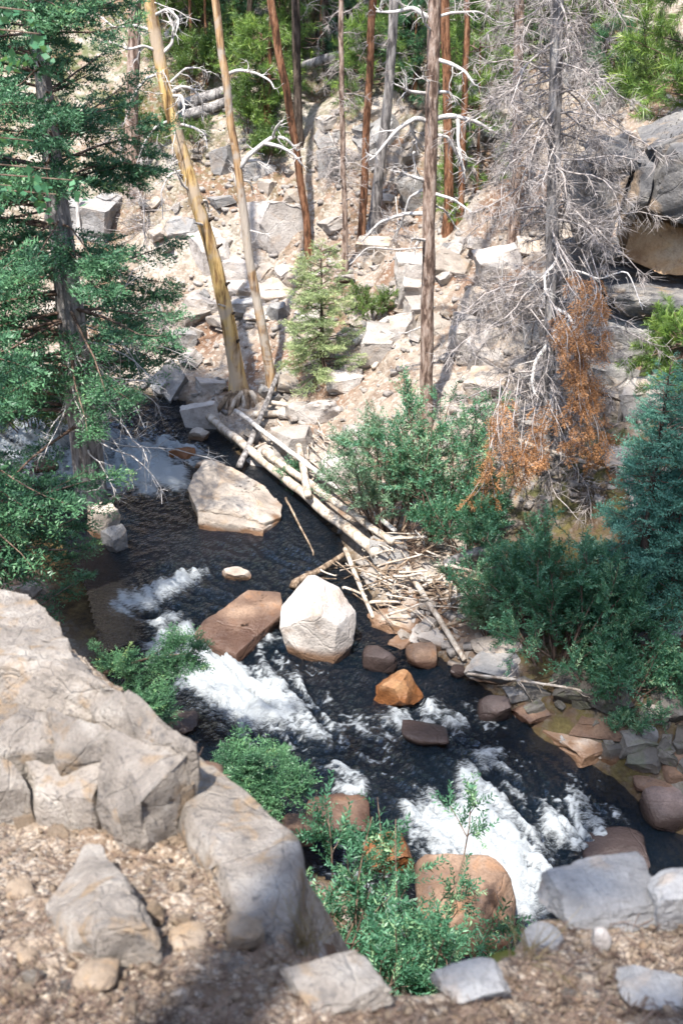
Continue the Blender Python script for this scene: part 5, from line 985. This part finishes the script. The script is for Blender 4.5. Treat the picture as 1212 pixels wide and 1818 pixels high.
log('log', 'silver log lying on the scree right of the young fir', (628, 615), (690, 572), .05, .04, 'silver', 816, .06, .06)
log('log', 'long dark fallen log across the upper slope', (318, 208), (765, 88), .10, .07, 'greybark', 817, .2, .35, .03)
log('log', 'lower of the fallen logs left of the slender crooked trunk', (308, 228), (428, 188), .10, .08, 'greybark', 818, .12, .15, .02)
log('log', 'fallen log above the long dark one', (600, 122), (768, 72), .08, .06, 'darkbark', 819, .3, .35, .02)
log('log', 'fallen grey log beside the upper right rocks', (1000, 312), (1112, 258), .09, .07, 'greybark', 820, .12, .12, .02)
log('log', 'fallen log at the top right under the pine crown', (1010, 160), (1125, 130), .08, .06, 'greybark', 821, .15, .12, .02)
log('log', 'grey leaning log at the top left behind the thick trunk', (292, 105), (375, 12), .08, .06, 'greybark', 822, .3, .4, .02)
log('log', 'thin log angled over the scree below the young fir', (600, 690), (700, 590), .03, .03, 'silver', 823, .06, .06, .02)
log('log', 'pale log end resting by the tall trunk foot', (660, 660), (745, 560), .035, .03, 'drift', 824, .06, .06, .02)
log('log', 'fallen log in the shadow behind the blue spruces', (1160, 940), (1240, 975), .06, .05, 'darkbark', 825, .3, .3, .02)
rs = np.random.default_rng(83); n = 130
for k in range(n):
    cx, cy = (rs.normal(765, 62), rs.normal(1050, 36)) if k < 108 else (rs.normal(655, 40), rs.normal(1030, 30)); a = rs.choice([rs.normal(.5, .35), rs.uniform(0, 3.14), rs.normal(-.25, .25)]); L = rs.uniform(25, 85) * (1.3 if k % 9 == 0 else 1)
    A = (cx - math.cos(a) * L / 2, cy - math.sin(a) * L / 2 * .7); Bq = (cx + math.cos(a) * L / 2, cy + math.sin(a) * L / 2 * .7)
    z0 = rs.uniform(.03, .3); r0 = .006 + .018 * rs.random() ** 2.2
    log('driftwood_stick', 'thin driftwood stick in the tangled jam beside the willow', A, Bq, r0, r0 * .7, 'drift' if rs.random() < .5 else 'driftdark', 850 + k, z0, z0 + rs.normal(0, .08), .04, 'sticks of the driftwood tangle', 'stick', 6)
rs = np.random.default_rng(84)
for k in range(18):
    cx, cy = rs.uniform(430, 600), rs.uniform(760, 880); a = rs.normal(.7, .6); L = rs.uniform(30, 70); r0 = rs.uniform(.007, .02)
    log('driftwood_stick', 'pale stick stranded beside the parallel logs', (cx - math.cos(a) * L / 2, cy - math.sin(a) * L / 2), (cx + math.cos(a) * L / 2, cy + math.sin(a) * L / 2), r0, r0 * .6, 'drift', 950 + k, .1, .12, .03, 'sticks beside the parallel logs', 'stick', 6)
# dry grass and moss at the ledge lip
rg = np.random.default_rng(90)
for lab, (px, py), n in (('dry straw grass tuft at the ledge lip beside the grey slab', (532, 1690), 40), ('sparse dry grass by the pale ledge rock', (930, 1700), 26)):
    B = hit(px, py); d = rg.normal(0, .3, (n, 3)) + [0, 0, 1]; G = gen(np.repeat(B[None], n, 0) + rg.normal(0, .02, (n, 3)) * [1, 1, 0], d, rg.uniform(.08, .2, n), 6, .25, -.3, rg); b = Bag(); b.add(*tubes(G, taper(n, .0014, .0005, 6), 3)); o = b.mk('grass_tuft', M['straw'], None, loc=tuple(B)); tag(o, lab, 'grass')
for lab, (px, py), w in (('olive moss cushion at the ledge lip', (900, 1712), 34), ('olive moss cushion beside the pale ledge rock', (868, 1735), 26)):
    B = hit(px, py); D, F = ico(4); V = D * np.array([1, .8, .5]) * (1 + .12 * fbm(D * 4, 4, 3))[:, None] * w * mpp(B); o = mk('moss_cushion', V + B, F, M['moss'], None, True, None, loc=tuple(B)); tag(o, lab, 'moss')
